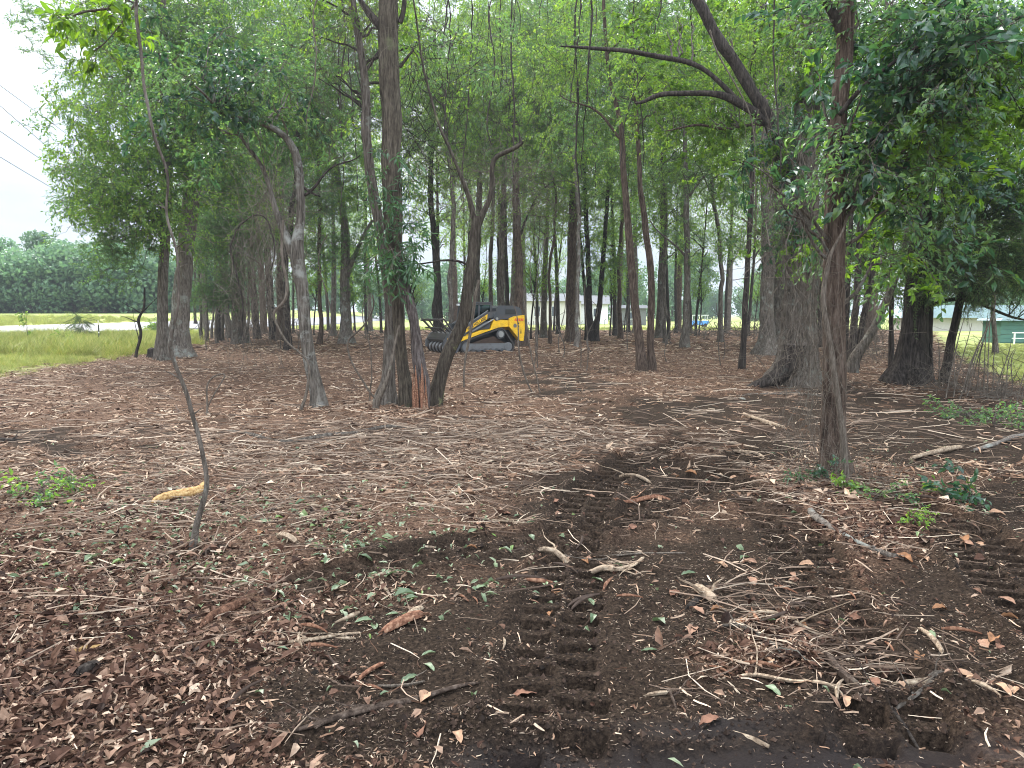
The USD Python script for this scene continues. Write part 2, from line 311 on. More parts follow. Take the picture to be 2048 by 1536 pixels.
GROUND = MAT('forest_floor', {
    'z': ('attribute', {'attribute': 'zone'}), 's': ('separate_color', {}), 'g': ('geometry', {}),
    'n1': ('noise_texture', {'scale': 48.0, 'detail': 8.0, 'roughness': 0.82}), 'n2': ('noise_texture', {'scale': 3.0, 'detail': 6.0, 'roughness': 0.7}),
    'n4': ('noise_texture', {'scale': 0.35, 'detail': 5.0, 'roughness': 0.6}),
    'soil': ('rgb_ramp', {'ramp': [(0.38, (0.004, 0.0027, 0.0019)), (0.5, (0.032, 0.021, 0.0142)), (0.61, (0.066, 0.045, 0.031)), (0.69, (0.21, 0.15, 0.103))]}),
    'mul': ('rgb_ramp', {'ramp': [(0.37, (0.010, 0.0056, 0.0036)), (0.48, (0.09, 0.051, 0.033)), (0.58, (0.215, 0.133, 0.09)), (0.67, (0.43, 0.30, 0.21))]}),
    'gr': ('rgb_ramp', {'ramp': [(0.32, (0.25, 0.31, 0.09)), (0.5, (0.36, 0.41, 0.14)), (0.68, (0.48, 0.48, 0.23))]}),
    'gr2': ('rgb_ramp', {'ramp': [(0.35, (0.7, 0.75, 0.65)), (0.6, (1.1, 1.05, 1.1))]}), 'gm': ('mix', {'mix_type': 'multiply', 'fac': 1.0}),
    'wetc': ('mix', {'color2': (0.016, 0.010, 0.009)}), 'x1': ('mix', {}), 'x2': ('mix', {}),
    'wr': ('map_range', {'from_min': 0.0, 'from_max': 1.0, 'to_min': 0.92, 'to_max': 0.48}),
    'bm': ('bump', {'strength': 1.0, 'distance': 0.022}), 'sp': ('map_range', {'from_min': 0.0, 'from_max': 1.0, 'to_min': 0.08, 'to_max': 0.22}), 'p': ('principled_bsdf', {})},
    [('z.color', 's.color'), ('g.position', 'n1.vector'), ('g.position', 'n2.vector'), ('g.position', 'n4.vector'), ('n1.fac', 'soil.fac'), ('n1.fac', 'mul.fac'), ('n2.fac', 'gr.fac'), ('n4.fac', 'gr2.fac'),
     ('gr.color', 'gm.color1'), ('gr2.color', 'gm.color2'),
     ('s.b', 'wetc.fac'), ('soil.color', 'wetc.color1'), ('s.r', 'x1.fac'), ('wetc.color', 'x1.color1'), ('mul.color', 'x1.color2'), ('s.g', 'x2.fac'), ('x1.color', 'x2.color1'), ('gm.color', 'x2.color2'),
     ('x2.color', 'p.base_color'), ('s.b', 'sp.value'), ('sp.result', 'p.specular_ior_level'), ('s.b', 'wr.value'), ('wr.result', 'p.roughness'), ('n1.fac', 'bm.height'), ('bm.normal', 'p.normal')], surface='p.BSDF')
gpr = obj('ground', (np.stack([xf, yf, zf], 1), gf), GROUND, smooth=True)
zone = np.stack([np.clip(mulch * (1 - 0.8 * press), 0, 1), grass, wet], 1).astype(np.float32)
UsdGeom.PrimvarsAPI(gpr).CreatePrimvar('zone', Sdf.ValueTypeNames.Color3fArray, 'vertex').Set(Vt.Vec3fArray.FromNumpy(zone))
tag(gpr, 'churned dark soil and reddish mulch of the cleared wood floor, running out to grass', 'ground', kind='structure')

# road along the left of the wood
rc = np.array([(-37, 5), (-34.5, 25), (-32.2, 45), (-30.3, 60), (-28.8, 80), (-27.8, 110), (-29, 160), (-36, 260)], float)
tt = np.linspace(0, 7, 90); rc = np.stack([np.interp(tt, range(8), rc[:, k]) for k in range(2)], 1)
for _ in range(6): rc[1:-1] = 0.25 * rc[:-2] + 0.5 * rc[1:-1] + 0.25 * rc[2:]
tn = np.gradient(rc, axis=0); tn /= np.linalg.norm(tn, axis=1, keepdims=True); nr = np.stack([-tn[:, 1], tn[:, 0]], 1)
offs = [-3.2, -1.6, 0, 1.6, 3.2]
rv = np.vstack([np.c_[rc + nr * o, macro(*(rc + nr * o).T) + 0.10] for o in offs] + [np.c_[rc + nr * o, macro(*(rc + nr * o).T) - 0.3] for o in (-3.6, 3.6)])
m_ = len(rc); order = [5, 0, 1, 2, 3, 4, 6]
rf = []
for p_, q_ in zip(order[:-1], order[1:]):
    i_ = np.arange(m_ - 1)
    rf += [np.stack([q_ * m_ + i_, p_ * m_ + i_, p_ * m_ + i_ + 1], 1), np.stack([q_ * m_ + i_, p_ * m_ + i_ + 1, q_ * m_ + i_ + 1], 1)]
ROAD = MAT('worn_asphalt', {'g': ('geometry', {}), 'n': ('noise_texture', {'scale': 2.0, 'detail': 8.0, 'roughness': 0.7}), 'r': ('rgb_ramp', {'ramp': [(0.35, (0.15, 0.145, 0.16)), (0.65, (0.24, 0.235, 0.255))]}),
                            'p': ('principled_bsdf', {'roughness': 0.55})}, [('g.position', 'n.vector'), ('n.fac', 'r.fac'), ('r.color', 'p.base_color')], surface='p.BSDF')
tag(obj('road', (rv, np.vstack(rf)), ROAD), 'pale grey asphalt country road beyond the left grass verge', 'road', kind='structure')

# ------------------------------------------------------------------ tubes, twigs, leaves
def spline(P, n):
    P = np.asarray(P, float)
    d = np.r_[0, np.cumsum(np.maximum(np.linalg.norm(np.diff(P[:, :3], axis=0), axis=1), 1e-6))]
    from scipy.interpolate import PchipInterpolator, CubicSpline
    s = np.linspace(0, d[-1], n)
    if len(P) < 3: return np.stack([np.interp(s, d, P[:, k]) for k in range(P.shape[1])], 1), s
    out = np.stack([(CubicSpline if k < 3 else PchipInterpolator)(d, P[:, k])(s) for k in range(P.shape[1])], 1)
    return out, s
def tube(P, r, sides=8, cap=True, mod=None):
    """P n x 3, r n: a tube with parallel transported rings; mod(angle, s) scales the radius"""
    P = np.asarray(P, float); n = len(P)
    T = np.gradient(P, axis=0); T /= np.linalg.norm(T, axis=1, keepdims=True) + 1e-12
    u = np.cross(T[0], [0.31, 1.0, 0.12]); u /= np.linalg.norm(u)
    ring = []
    ang = np.arange(sides) * 2 * np.pi / sides
    s = np.r_[0, np.cumsum(np.linalg.norm(np.diff(P, axis=0), axis=1))]
    for i in range(n):
        u = u - T[i] * (u @ T[i]); u /= np.linalg.norm(u) + 1e-12
        w = np.cross(T[i], u)
        ring.append(np.cos(ang)[:, None] * u + np.sin(ang)[:, None] * w)
    ring = np.array(ring)
    rr = np.asarray(r)[:, None] * (mod(ang[None], s[:, None]) if mod else np.ones((1, sides)))
    v = (P[:, None] + ring * rr[..., None]).reshape(-1, 3)
    i = np.arange(n - 1)[:, None] * sides; j = np.arange(sides)[None]; k = (j + 1) % sides
    f = np.vstack([np.stack([i + j, i + k, i + sides + k], -1).reshape(-1, 3), np.stack([i + j, i + sides + k, i + sides + j], -1).reshape(-1, 3)])
    if cap:
        v = np.vstack([v, P[0], P[-1]]); b = n * sides
        f = np.vstack([f, np.stack([k[0], j[0], np.full(sides, b)], 1), np.stack([(n - 1) * sides + j[0], (n - 1) * sides + k[0], np.full(sides, b + 1)], 1)])
    return v, f
def strands(P, r, sides=3):
    """many tubes at once: P (m, n, 3), r (m, n)"""
    P = np.asarray(P, float); m, n, _ = P.shape
    T = np.gradient(P, axis=1); T /= np.linalg.norm(T, axis=2, keepdims=True) + 1e-12
    ref = np.where(np.abs(T[..., 2:3]) > 0.8, [1.0, 0, 0], [0, 0, 1.0])
    u = np.cross(T, ref); u /= np.linalg.norm(u, axis=2, keepdims=True) + 1e-12
    w = np.cross(T, u)
    ang = np.arange(sides) * 2 * np.pi / sides
    v = P[:, :, None] + r[:, :, None, None] * (np.cos(ang)[None, None, :, None] * u[:, :, None] + np.sin(ang)[None, None, :, None] * w[:, :, None])
    i = (np.arange(m)[:, None, None] * n + np.arange(n - 1)[None, :, None]) * sides
    j = np.arange(sides)[None, None]; k = (j + 1) % sides
    f = np.vstack([np.stack(np.broadcast_arrays(i + j, i + k, i + sides + k), -1).reshape(-1, 3), np.stack(np.broadcast_arrays(i + j, i + sides + k, i + sides + j), -1).reshape(-1, 3)])
    return v.reshape(-1, 3), f
def unit(v): return v / (np.linalg.norm(v, axis=-1, keepdims=True) + 1e-12)
def leaves(P, D, N, L, W, curl=0.15, fold=0.25, shape='oval'):
    """leaf blades: base P, direction D, normal N (all m x 3), length L, width W (m)"""
    P, D, N = map(np.asarray, (P, D, N)); D = unit(D); S = unit(np.cross(D, N)); N = np.cross(S, D)
    L, W = np.broadcast_to(L, len(P))[:, None], np.broadcast_to(W, len(P))[:, None]
    if shape == 'oval':   # base, left, right, tip, spine
        pts = [(0, 0, 0), (0.42, -0.5, fold), (0.45, 0, 0), (0.42, 0.5, fold), (0.78, -0.33, fold * 0.6 - 0.1), (0.78, 0.33, fold * 0.6 - 0.1), (1, 0, -0.4)]
        tri = [(0, 2, 1), (0, 3, 2), (1, 2, 4), (2, 3, 5), (4, 2, 6), (2, 5, 6)]
    elif shape == 'diamond':
        pts = [(0, 0, 0), (0.45, -0.5, fold), (0.45, 0.5, fold), (1, 0, -0.2)]
        tri = [(0, 3, 1), (0, 2, 3)]
    elif shape == 'lobed':
        pts = [(0.3, 0, 0), (0, 0, 0), (0.05, -0.28, .05), (0.3, -0.5, -.1), (0.36, -0.22, .08), (0.74, -0.42, -.12), (0.66, -0.14, .05), (1, 0, -.25), (0.66, 0.14, .05), (0.74, 0.42, -.12), (0.36, 0.22, .08), (0.3, 0.5, -.1), (0.05, 0.28, .05)]
        tri = [(0, k + 1, k) for k in range(1, 12)] + [(0, 1, 12)]
    pts = np.array(pts)
    V = P[:, None] + D[:, None] * (pts[None, :, 0:1] * L[:, None]) + S[:, None] * (pts[None, :, 1:2] * W[:, None]) + N[:, None] * ((pts[None, :, 2:3] * W[:, None]) - curl * L[:, None] * pts[None, :, 0:1] ** 2)
    f = (np.arange(len(P))[:, None, None] * len(pts) + np.array(tri)[None]).reshape(-1, 3)
    return V.reshape(-1, 3), f
def rnd_dir(n, zbias=0.0):
    v = R.normal(size=(n, 3)); v[:, 2] += zbias
    return unit(v)

def spray(nsub, nleaf, length, leafL, leafW, shape, droop=0.35, spread=0.75):
    """a leafy twig: leaves mesh and twig mesh, growing along +x from the origin"""
    Ps, Ds, tw = [], [], []
    main = np.stack([np.linspace(0, length, 5), R.normal(0, 0.02, 5), -droop * length * np.linspace(0, 1, 5) ** 2], 1)
    tw.append(main)
    for s in range(nsub):
        t0 = R.uniform(0.1, 1); b = np.array([np.interp(t0, np.linspace(0, 1, 5), main[:, k]) for k in range(3)])
        d = unit(np.array([0.8, R.choice([-1, 1]) * R.uniform(0.3, 1.2) * spread, R.uniform(-0.5, 0.45)]))
        l = length * R.uniform(0.3, 0.62)
        c = b + d * l * np.linspace(0, 1, 5)[:, None]; c[:, 2] -= droop * 0.5 * l * np.linspace(0, 1, 5) ** 2
        tw.append(c)
        for q in np.linspace(0.22, 1.0, nleaf):
            Ps.append([np.interp(q, np.linspace(0, 1, 5), c[:, k]) for k in range(3)])
            Ds.append(unit(d * 0.7 + R.normal(0, 0.62, 3) + [0, 0, -droop * 0.8]))
    n = len(Ps)
    N = unit(np.array([0, 0, 1.0]) + R.normal(0, 0.55, (n, 3)))
    lv = leaves(Ps, Ds, N, leafL * R.uniform(0.6, 1.15, n), leafW * R.uniform(0.7, 1.15, n), 0.18, 0.22, shape)
    P = np.array(tw); r = np.linspace(0.0045, 0.0015, 5)[None].repeat(len(P), 0)
    return lv, strands(P, r)
def spray_cypress():
    Ps, Ds, tw = [], [], []
    for s in range(9):
        a = R.uniform(-0.9, 0.9); l = R.uniform(0.25, 0.5); t = np.linspace(0, 1, 5)
        c = np.stack([0.35 * R.uniform(0, 1) + np.cos(a) * l * t, np.sin(a) * l * t, -0.12 * t ** 2 + R.normal(0, 0.05)], 1); tw.append(c)
        for q in np.linspace(0.05, 1, 13):
            for sd in (-1, 1):
                Ps.append([np.interp(q, t, c[:, k]) for k in range(3)]); Ds.append(unit(np.array([np.cos(a) * .5 - sd * np.sin(a), np.sin(a) * .5 + sd * np.cos(a), -0.25]) + R.normal(0, 0.2, 3)))
    n = len(Ps)
    return leaves(Ps, Ds, unit(np.array([0, 0, 1.]) + R.normal(0, 0.4, (n, 3))), R.uniform(0.03, 0.07, n), 0.009, 0.2, 0.1, 'diamond'), strands(np.array(tw), np.linspace(0.004, 0.0015, 5)[None].repeat(len(tw), 0))
SPRAYS = {}
def def_spray(kind, variants, lm, tm):
    for k, (lv, tw) in enumerate(variants):
        c = class_prim(f'class_{kind}_spray_{k}')
        mesh_at(f'{c.GetPath()}/leaves', lv, lm); mesh_at(f'{c.GetPath()}/twig', tw, tm)
        SPRAYS.setdefault(kind, []).append(c.GetPath())
def_spray('oak', [spray(7, 6, 0.55, 0.085, 0.036, 'oval') for _ in range(3)], L_OAK, B_GREY)
def_spray('bright', [spray(7, 6, 0.55, 0.09, 0.045, 'oval') for _ in range(3)], L_BRIGHT, B_GREY)
def_spray('broad', [spray(5, 5, 0.5, 0.135, 0.068, 'oval', 0.5) for _ in range(3)], L_DARK, B_DARK)
def_spray('maple', [spray(5, 4, 0.5, 0.115, 0.12, 'lobed', 0.4) for _ in range(3)], L_MAPLE, B_DARK)
def_spray('cypress', [spray_cypress() for _ in range(2)], L_CYPRESS, B_DARK)
def_spray('vine', [spray(5, 5, 0.36, 0.15, 0.033, 'oval', 0.9) for _ in range(2)], L_VINE, VINE)
def_spray('young', [spray(4, 4, 0.4, 0.14, 0.06, 'oval', 0.3) for _ in range(2)], L_MAPLE, VINE)
SPRAY_AREA = {'oak': 0.050, 'bright': 0.062, 'broad': 0.095, 'maple': 0.085, 'cypress': 0.035, 'vine': 0.05, 'young': 0.07}

def quats(yaw, pitch, roll):
    cy, sy, cp, sp, cr, sr = np.cos(yaw / 2), np.sin(yaw / 2), np.cos(pitch / 2), np.sin(pitch / 2), np.cos(roll / 2), np.sin(roll / 2)
    return np.stack([cr * cp * cy + sr * sp * sy, sr * cp * cy - cr * sp * sy, cr * sp * cy + sr * cp * sy, cr * cp * sy - sr * sp * cy], 1)
def instancer(name, parent, pos, kind, scale, yaw=None, label=None):
    """sprays of leaves: one part of its tree"""
    n = len(pos)
    p = path_for(name, parent)
    pi = UsdGeom.PointInstancer.Define(stage, p)
    kinds = [kind] if isinstance(kind, str) else kind
    protos = [q for k in kinds for q in SPRAYS[k]]
    for i, q in enumerate(protos):
        c = UsdGeom.Xform.Define(stage, f'{p}/leaf_spray_{i:03d}').GetPrim()
        c.GetReferences().AddInternalReference(q)
        pi.GetPrototypesRel().AddTarget(c.GetPath())
    nk = [len(SPRAYS[k]) for k in kinds]; cell = meshkit.fbm(np.asarray(pos) * 0.55 + 31, 2, 17) + R.normal(0, .05, n)
    ki = np.clip(((np.argsort(np.argsort(cell)) + .5) / max(n, 1) * len(kinds)).astype(int), 0, len(kinds) - 1)
    st0 = np.cumsum([0] + nk)[ki]
    pi.CreateProtoIndicesAttr(Vt.IntArray.FromNumpy((st0 + (R.random(n) * np.array(nk)[ki]).astype(int)).astype(np.int32)))
    pi.CreatePositionsAttr(Vt.Vec3fArray.FromNumpy(np.asarray(pos, np.float32)))
    q = quats(R.uniform(-np.pi, np.pi, n) if yaw is None else yaw, R.normal(0.15, 0.45, n), R.normal(0, 0.5, n))
    pi.CreateOrientationsAttr(Vt.QuathArray([Gf.Quath(float(w), float(x), float(y), float(z)) for w, x, y, z in q]))
    sc = (np.asarray(scale) * R.uniform(0.75, 1.3, n)).astype(np.float32)
    pi.CreateScalesAttr(Vt.Vec3fArray.FromNumpy(np.repeat(sc[:, None], 3, 1)))
    tag(pi.GetPrim(), label, kind='stuff')
    return pi
def blob_points(px, py, rx, ry, Z, dz, tau, area, seed, gate=0.42, gscale=0.9):
    """points filling a ragged clump with gaps"""
    c = at(px, py, Z); rxm, rzm = rx * Z / F, ry * Z / F
    n = int(tau * math.pi * rxm * rzm / area)
    out = np.zeros((0, 3))
    for _ in range(30):
        q = R.uniform(-1, 1, (n * 3 + 10, 3))
        P = c + q * [rxm, dz, rzm]
        nn = meshkit.fbm(P * gscale, 3, seed)
        keep = ((q ** 2).sum(1) < 0.55 + 1.1 * nn) & (nn > gate) & (P[:, 2] > 0.35)
        out = np.vstack([out, P[keep]])
        if len(out) >= n: break
    return out[:n]

# ------------------------------------------------------------------ trees, built one by one
def stem_mesh(path, Z, sides=16, rings=46, flare=0.0, lobes=5, ridge=0.10, dZ=0.0, seed=0, base_sink=0.12, wob=0.012, ground_first=True, ws=0.65):
    """path of (px, py, width px[, depth offset]) read off the picture at depth Z"""
    P = []
    for k, q in enumerate(path):
        zz = Z + (q[3] if len(q) > 3 else dZ * k / max(1, len(path) - 1))
        a_ = at(q[0], q[1], zz); P.append([*a_, 0.5 * ws * q[2] * zz / F])
    P = np.array(P)
    if ground_first:
        b = P[0].copy(); b[2] = float(H(b[0], b[1])[0]) - base_sink; P = np.vstack([b, P]) if P[0, 2] - b[2] > 0.02 else P
    C, s = spline(P, rings)
    rr = np.maximum(C[:, 3], 0.004)
    nz = np.stack([meshkit.noise(np.stack([s * 1.6 + 3.1 * seed, np.full_like(s, k * 9.7), np.zeros_like(s)], -1), seed + k) - 0.5 for k in range(2)], 1)
    C[:, :2] += nz * wob * 2 * np.minimum(1, s / 0.6)[:, None] * (1 + rr[:, None] * 6)
    ph = (seed * 1.7) % 6.28
    def mod(a, s_):
        k = 3.0 + 22 * min(0.5, float(rr[0]))
        q = np.stack(np.broadcast_arrays(np.cos(a) * k, np.sin(a) * k, s_ * 1.3), -1)
        n_ = meshkit.noise(q, seed) ; n2_ = meshkit.noise(q * 2.7 + 5, seed + 3)
        m = 1 + 1.25 * ridge * (1 - 2 * np.abs(2 * n_ - 1)) + ridge * 0.7 * (n2_ - 0.5) * 2
        if flare:
            lob = 0.55 + 0.45 * np.cos(a * lobes + ph + 0.5 * np.sin(a * 2))
            m = m + flare * np.exp(-s_ / (0.35 + 1.0 * rr[0])) * (0.35 + lob)
        return m
    return tube(C[:, :3], rr, sides, True, mod), C
def limb_to(a0, a1, r0, r1, sag=0.1, n=9, seed=0):
    t = np.linspace(0, 1, n)[:, None]
    mid = 0.5 * (a0 + a1) + np.array([R.normal(0, sag), R.normal(0, sag), R.uniform(0, 2 * sag)]) * np.linalg.norm(a1 - a0)
    P = (1 - t) ** 2 * a0 + 2 * t * (1 - t) * mid + t ** 2 * a1
    P[1:-1] += R.normal(0, 0.02 * np.linalg.norm(a1 - a0), (n - 2, 3))
    return P, np.linspace(r0, r1, n)
TREE_SEED = [100]
def tree(name, label, stems, crowns=(), bark_mat=B_GREY, group=None, twigs=10, cat='tree', extra=()):
    """stems: dicts (path, Z, name, mat, ...); crowns: dicts (blob, kind, scale ...). The Xform stands at the first stem's foot."""
    base = None; built = []
    for s in stems:
        s = dict(s); nm = s.pop('name', 'trunk'); mt = s.pop('mat', bark_mat); lab = s.pop('label', None)
        TREE_SEED[0] += 1
        m, C = stem_mesh(seed=TREE_SEED[0], **s)
        built.append((nm, m, C, mt, lab))
        if base is None: base = np.array([C[0, 0], C[0, 1], float(H(C[0, 0], C[0, 1])[0])])
    t = thing(name, label, cat, base, group=group)
    for nm, m, C, mt, lab in built:
        tag(obj(nm, shift(m, base), mt, t, smooth=50), lab)
    anchors = np.vstack([C[len(C) // 3:] for _, _, C, _, _ in built])
    tw, twr = [], []
    for c in crowns:
        TREE_SEED[0] += 1
        kinds = c['kind']; k0 = kinds if isinstance(kinds, str) else kinds[0]
        sc = c.get('scale', 1.0)
        pts = np.vstack([blob_points(*b[:6], (b[6] if len(b) > 6 else 1.6) * (0.68 if b[4] > 19 and b[0] > 520 else 1.0), SPRAY_AREA[k0] * sc * sc, TREE_SEED[0], c.get('gate', 0.47), c.get('gscale', 0.75)) for b in c['blobs']])
        if len(pts) == 0: continue
        instancer(c.get('name', 'crown'), t, pts - base, kinds, sc)
        for q in pts[R.integers(0, len(pts), int(1.6 * c.get('twigs', twigs)))]:
            d = np.linalg.norm(anchors[:, :3] - q - np.array([0, 0, -0.8]), axis=1); k = np.argmin(d + 0.0 * d)
            A = anchors[k]
            P, r = limb_to(A[:3], q, min(A[3] * 0.5, 0.012 + 0.008 * np.linalg.norm(q - A[:3])), 0.004, 0.12)
            tw.append(P - base); twr.append(r)
    if tw: obj('branches', strands(np.array(tw), np.array(twr), 5), bark_mat, t, smooth=True)
    for nm, m, mt in extra: obj(nm, shift(m, base), mt, t)
    return t, base, built
def zb(px, py): return ground0(px, py)[1]

# two stout trunks standing together at the left
Z = zb(325, 722)
tree('oak_tree', 'straight stout grey trunk standing in front of its fatter leaning twin',
     [dict(path=[(326, 725, 40), (325, 690, 33), (325, 600, 28), (330, 470, 26), (334, 300, 22), (330, 100, 18), (325, -120, 10)], Z=Z, sides=26, rings=70, flare=0.45, lobes=5)],
     [dict(blobs=[(290, 215, 150, 190, Z - 2, 2.6, 1.5), (230, 330, 85, 130, Z - 1, 2.0, 1.5), (235, 110, 110, 130, Z - 1, 2.4, 1.3), (300, 400, 110, 80, Z - 1.2, 2.0, 1.9), (330, 40, 150, 120, Z, 2.6, 1.7)], kind=['bright', 'oak', 'bright'], twigs=16, scale=1.25),
      dict(name='crown', blobs=[(170, 200, 75, 170, Z + 1, 2.0, 0.5), (185, 400, 60, 60, Z, 1.4, 0.4), (235, 505, 55, 50, Z - 1, 0.9, 1.3), (130, 60, 80, 80, Z, 1.5, 0.55), (265, 455, 70, 45, Z, 1, 1.4), (185, 430, 60, 50, Z, 1, 0.8)], kind='oak', twigs=22, gate=0.36)], B_GREY)
Z = zb(365, 715)
tree('oak_tree', 'fat grey trunk leaning right, just behind the straight stout trunk at the left',
     [dict(path=[(360, 716, 66), (358, 690, 52), (362, 600, 46), (370, 520, 45), (378, 440, 46), (384, 320, 36), (395, 160, 26), (400, -100, 14)], Z=Z, sides=28, rings=70, flare=0.5, lobes=6, mat=B_PALE)],
     [dict(blobs=[(420, 110, 150, 170, Z, 2.8, 1.9), (440, 290, 120, 120, Z, 2.4, 1.9), (300, 150, 120, 150, Z + 2, 2.5, 1.2)], kind=['oak', 'oak', 'bright'], twigs=14, scale=1.25)], B_PALE)

# the forked mottled tree left of the central clump
Z = zb(632, 818)
tree('mottled_tree', 'mottled grey tree forking at head height with a limb arching over to the left',
     [dict(path=[(639, 820, 46), (634, 780, 37), (621, 715, 36), (610, 635, 35), (601, 557, 37), (592, 510, 42), (594, 480, 36), (602, 440, 26), (602, 400, 25), (598, 338, 25), (588, 300, 22), (568, 272, 19), (540, 254, 16), (508, 244, 14), (476, 236, 12), (430, 212, 9, -1), (390, 170, 6, -1.5)], Z=Z, sides=44, rings=190, flare=0.3, ridge=0.05, lobes=4, mat=B_MOTTLE),
      dict(name='limb', path=[(597, 540, 26), (584, 500, 28), (568, 462, 22), (554, 425, 17), (546, 395, 15), (520, 325, 11), (490, 285, 9), (470, 230, 7)], Z=Z, sides=14, rings=50, ground_first=False, mat=B_MOTTLE),
      dict(name='limb', path=[(604, 392, 9), (628, 375, 8), (645, 352, 7), (668, 332, 5), (700, 322, 4), (720, 310, 3)], Z=Z, sides=8, rings=20, ground_first=False, mat=B_DARK),
      dict(name='limb', path=[(604, 372, 8), (622, 385, 6), (640, 393, 4)], Z=Z, sides=8, rings=10, ground_first=False, mat=B_DARK)],
     [dict(blobs=[(440, 150, 110, 120, Z - 0.3, 1.3, 1.1), (400, 255, 80, 80, Z + 0.4, 1.0, 0.9), (530, 120, 110, 130, Z + 0.5, 1.4, 0.8), (350, 90, 110, 100, Z, 1.2, 0.7)], kind=['oak', 'broad', 'oak'], twigs=12)], B_PALE)

# the central clump: several stems from one foot
Z = zb(835, 815)
tree('clumped_tree', 'cluster of dark stems from one foot with a splintered snag and a mossy leaning stem',
     [dict(path=[(814, 812, 40), (808, 760, 31), (800, 690, 29), (794, 610, 31), (789, 540, 37), (786, 450, 46), (784, 340, 48), (782, 220, 48), (778, 110, 50), (774, 0, 46), (770, -160, 36)], Z=Z, ws=0.73, sides=44, rings=150, flare=0.2, ridge=0.09, lobes=3, mat=B_CLUMP),
      dict(path=[(772, 806, 58), (777, 760, 38), (779, 690, 30), (779, 620, 27), (773, 540, 27), (762, 470, 28), (748, 400, 27), (738, 320, 26), (733, 240, 25), (726, 140, 20), (712, 40, 18), (700, -60, 14)], Z=Z + 0.35, sides=32, rings=130, flare=0.35, ridge=0.12, lobes=5, mat=B_GREY),
      dict(name='snag', label='grey broken snag with raw orange splintered foot', path=[(846, 822, 34), (845, 770, 36), (836, 700, 32), (826, 640, 27), (812, 580, 25), (803, 535, 22), (800, 520, 8)], Z=Z - 0.25, sides=30, rings=90, flare=0.1, ridge=0.2, mat=B_DEAD, ws=0.64),
      dict(name='leaning_stem', label='leaning stem spotted with pale moss', path=[(868, 806, 46), (876, 770, 40), (888, 730, 37), (908, 680, 37), (925, 640, 36), (935, 580, 33), (944, 520, 30), (950, 470, 30), (954, 432, 27)], Z=Z + 0.1, sides=36, rings=110, flare=0.25, ridge=0.06, mat=B_MOSS),
      dict(name='limb', path=[(950, 452, 18), (940, 405, 15), (926, 360, 12), (905, 310, 9), (880, 258, 8), (862, 200, 7), (848, 140, 6), (835, 60, 5), (820, -40, 4)], Z=Z + 0.1, sides=10, rings=40, ground_first=False, mat=B_MOSS),
      dict(name='limb', path=[(958, 450, 18), (972, 415, 15), (983, 385, 13), (985, 345, 13), (990, 318, 13), (1012, 304, 13), (1036, 292, 12), (1046, 284, 8)], Z=Z + 0.1, sides=12, rings=44, ground_first=False, mat=B_MOSS),
      dict(name='limb', path=[(1040, 290, 8), (1040, 275, 6), (1037, 262, 2)], Z=Z + 0.1, sides=8, rings=8, ground_first=False, mat=B_DARK),
      dict(name='limb', path=[(942, 535, 7), (915, 522, 7), (885, 521, 6), (855, 526, 5), (828, 527, 3)], Z=Z + 0.1, sides=8, rings=18, ground_first=False, mat=B_DARK),
      dict(name='limb', path=[(800, 45, 14), (806, 25, 12), (808, -30, 10)], Z=Z, ws=0.73, sides=10, rings=12, ground_first=False, mat=B_DARK),
      dict(name='limb', path=[(800, 135, 8), (818, 110, 6), (826, 100, 4)], Z=Z, ws=0.73, sides=8, rings=10, ground_first=False, mat=B_DARK),
      dict(name='limb', path=[(766, 60, 22), (745, 34, 18), (728, 10, 14), (716, -30, 12)], Z=Z, ws=0.73, sides=12, rings=14, ground_first=False, mat=B_DARK),
      dict(name='side_root', path=[(752, 812, 20), (770, 770, 14), (785, 720, 9), (800, 650, 6)], Z=Z - 0.35, sides=9, rings=20, mat=VINE)],
     [dict(name='climbing_vine', blobs=[(792, 478, 48, 72, Z - 0.3, 0.36, 1.7), (790, 385, 42, 50, Z - 0.25, 0.3, 1.0), (815, 520, 34, 40, Z - 0.3, 0.3, 1.7), (770, 330, 40, 40, Z - 0.2, 0.3, 0.6)], kind='vine', twigs=3, gate=0.3),
      dict(blobs=[(640, 60, 140, 110, Z + 1.5, 1.6, 0.8), (860, 60, 120, 100, Z + 2, 1.6, 0.6), (690, 260, 70, 120, Z + 1.5, 1.0, 0.35)], kind=['oak', 'bright'], twigs=12)], B_DARK)

# splintered orange wood at the foot of the snag
sp = []
for k in range(9):
    x0 = 826 + k * 3.6 + R.normal(0, 1.5); zz = Z - 0.42 + R.normal(0, 0.03)
    p0, p1 = at(x0, 818 + R.uniform(-3, 8), zz), at(x0 - R.uniform(-1, 6), 818 - R.uniform(35, 95), zz + 0.06)
    sp.append(tube([p0, 0.5 * (p0 + p1) + R.normal(0, 0.008, 3), p1], [0.026, 0.02, 0.004], 5))
b0 = gp(842, 818)
t = thing('splintered_stump', 'shattered orange-red heartwood slivers at the foot of the grey snag', 'stump', b0)
for s_ in sp: obj('sliver', shift(s_, b0), WOOD_RAW, t)

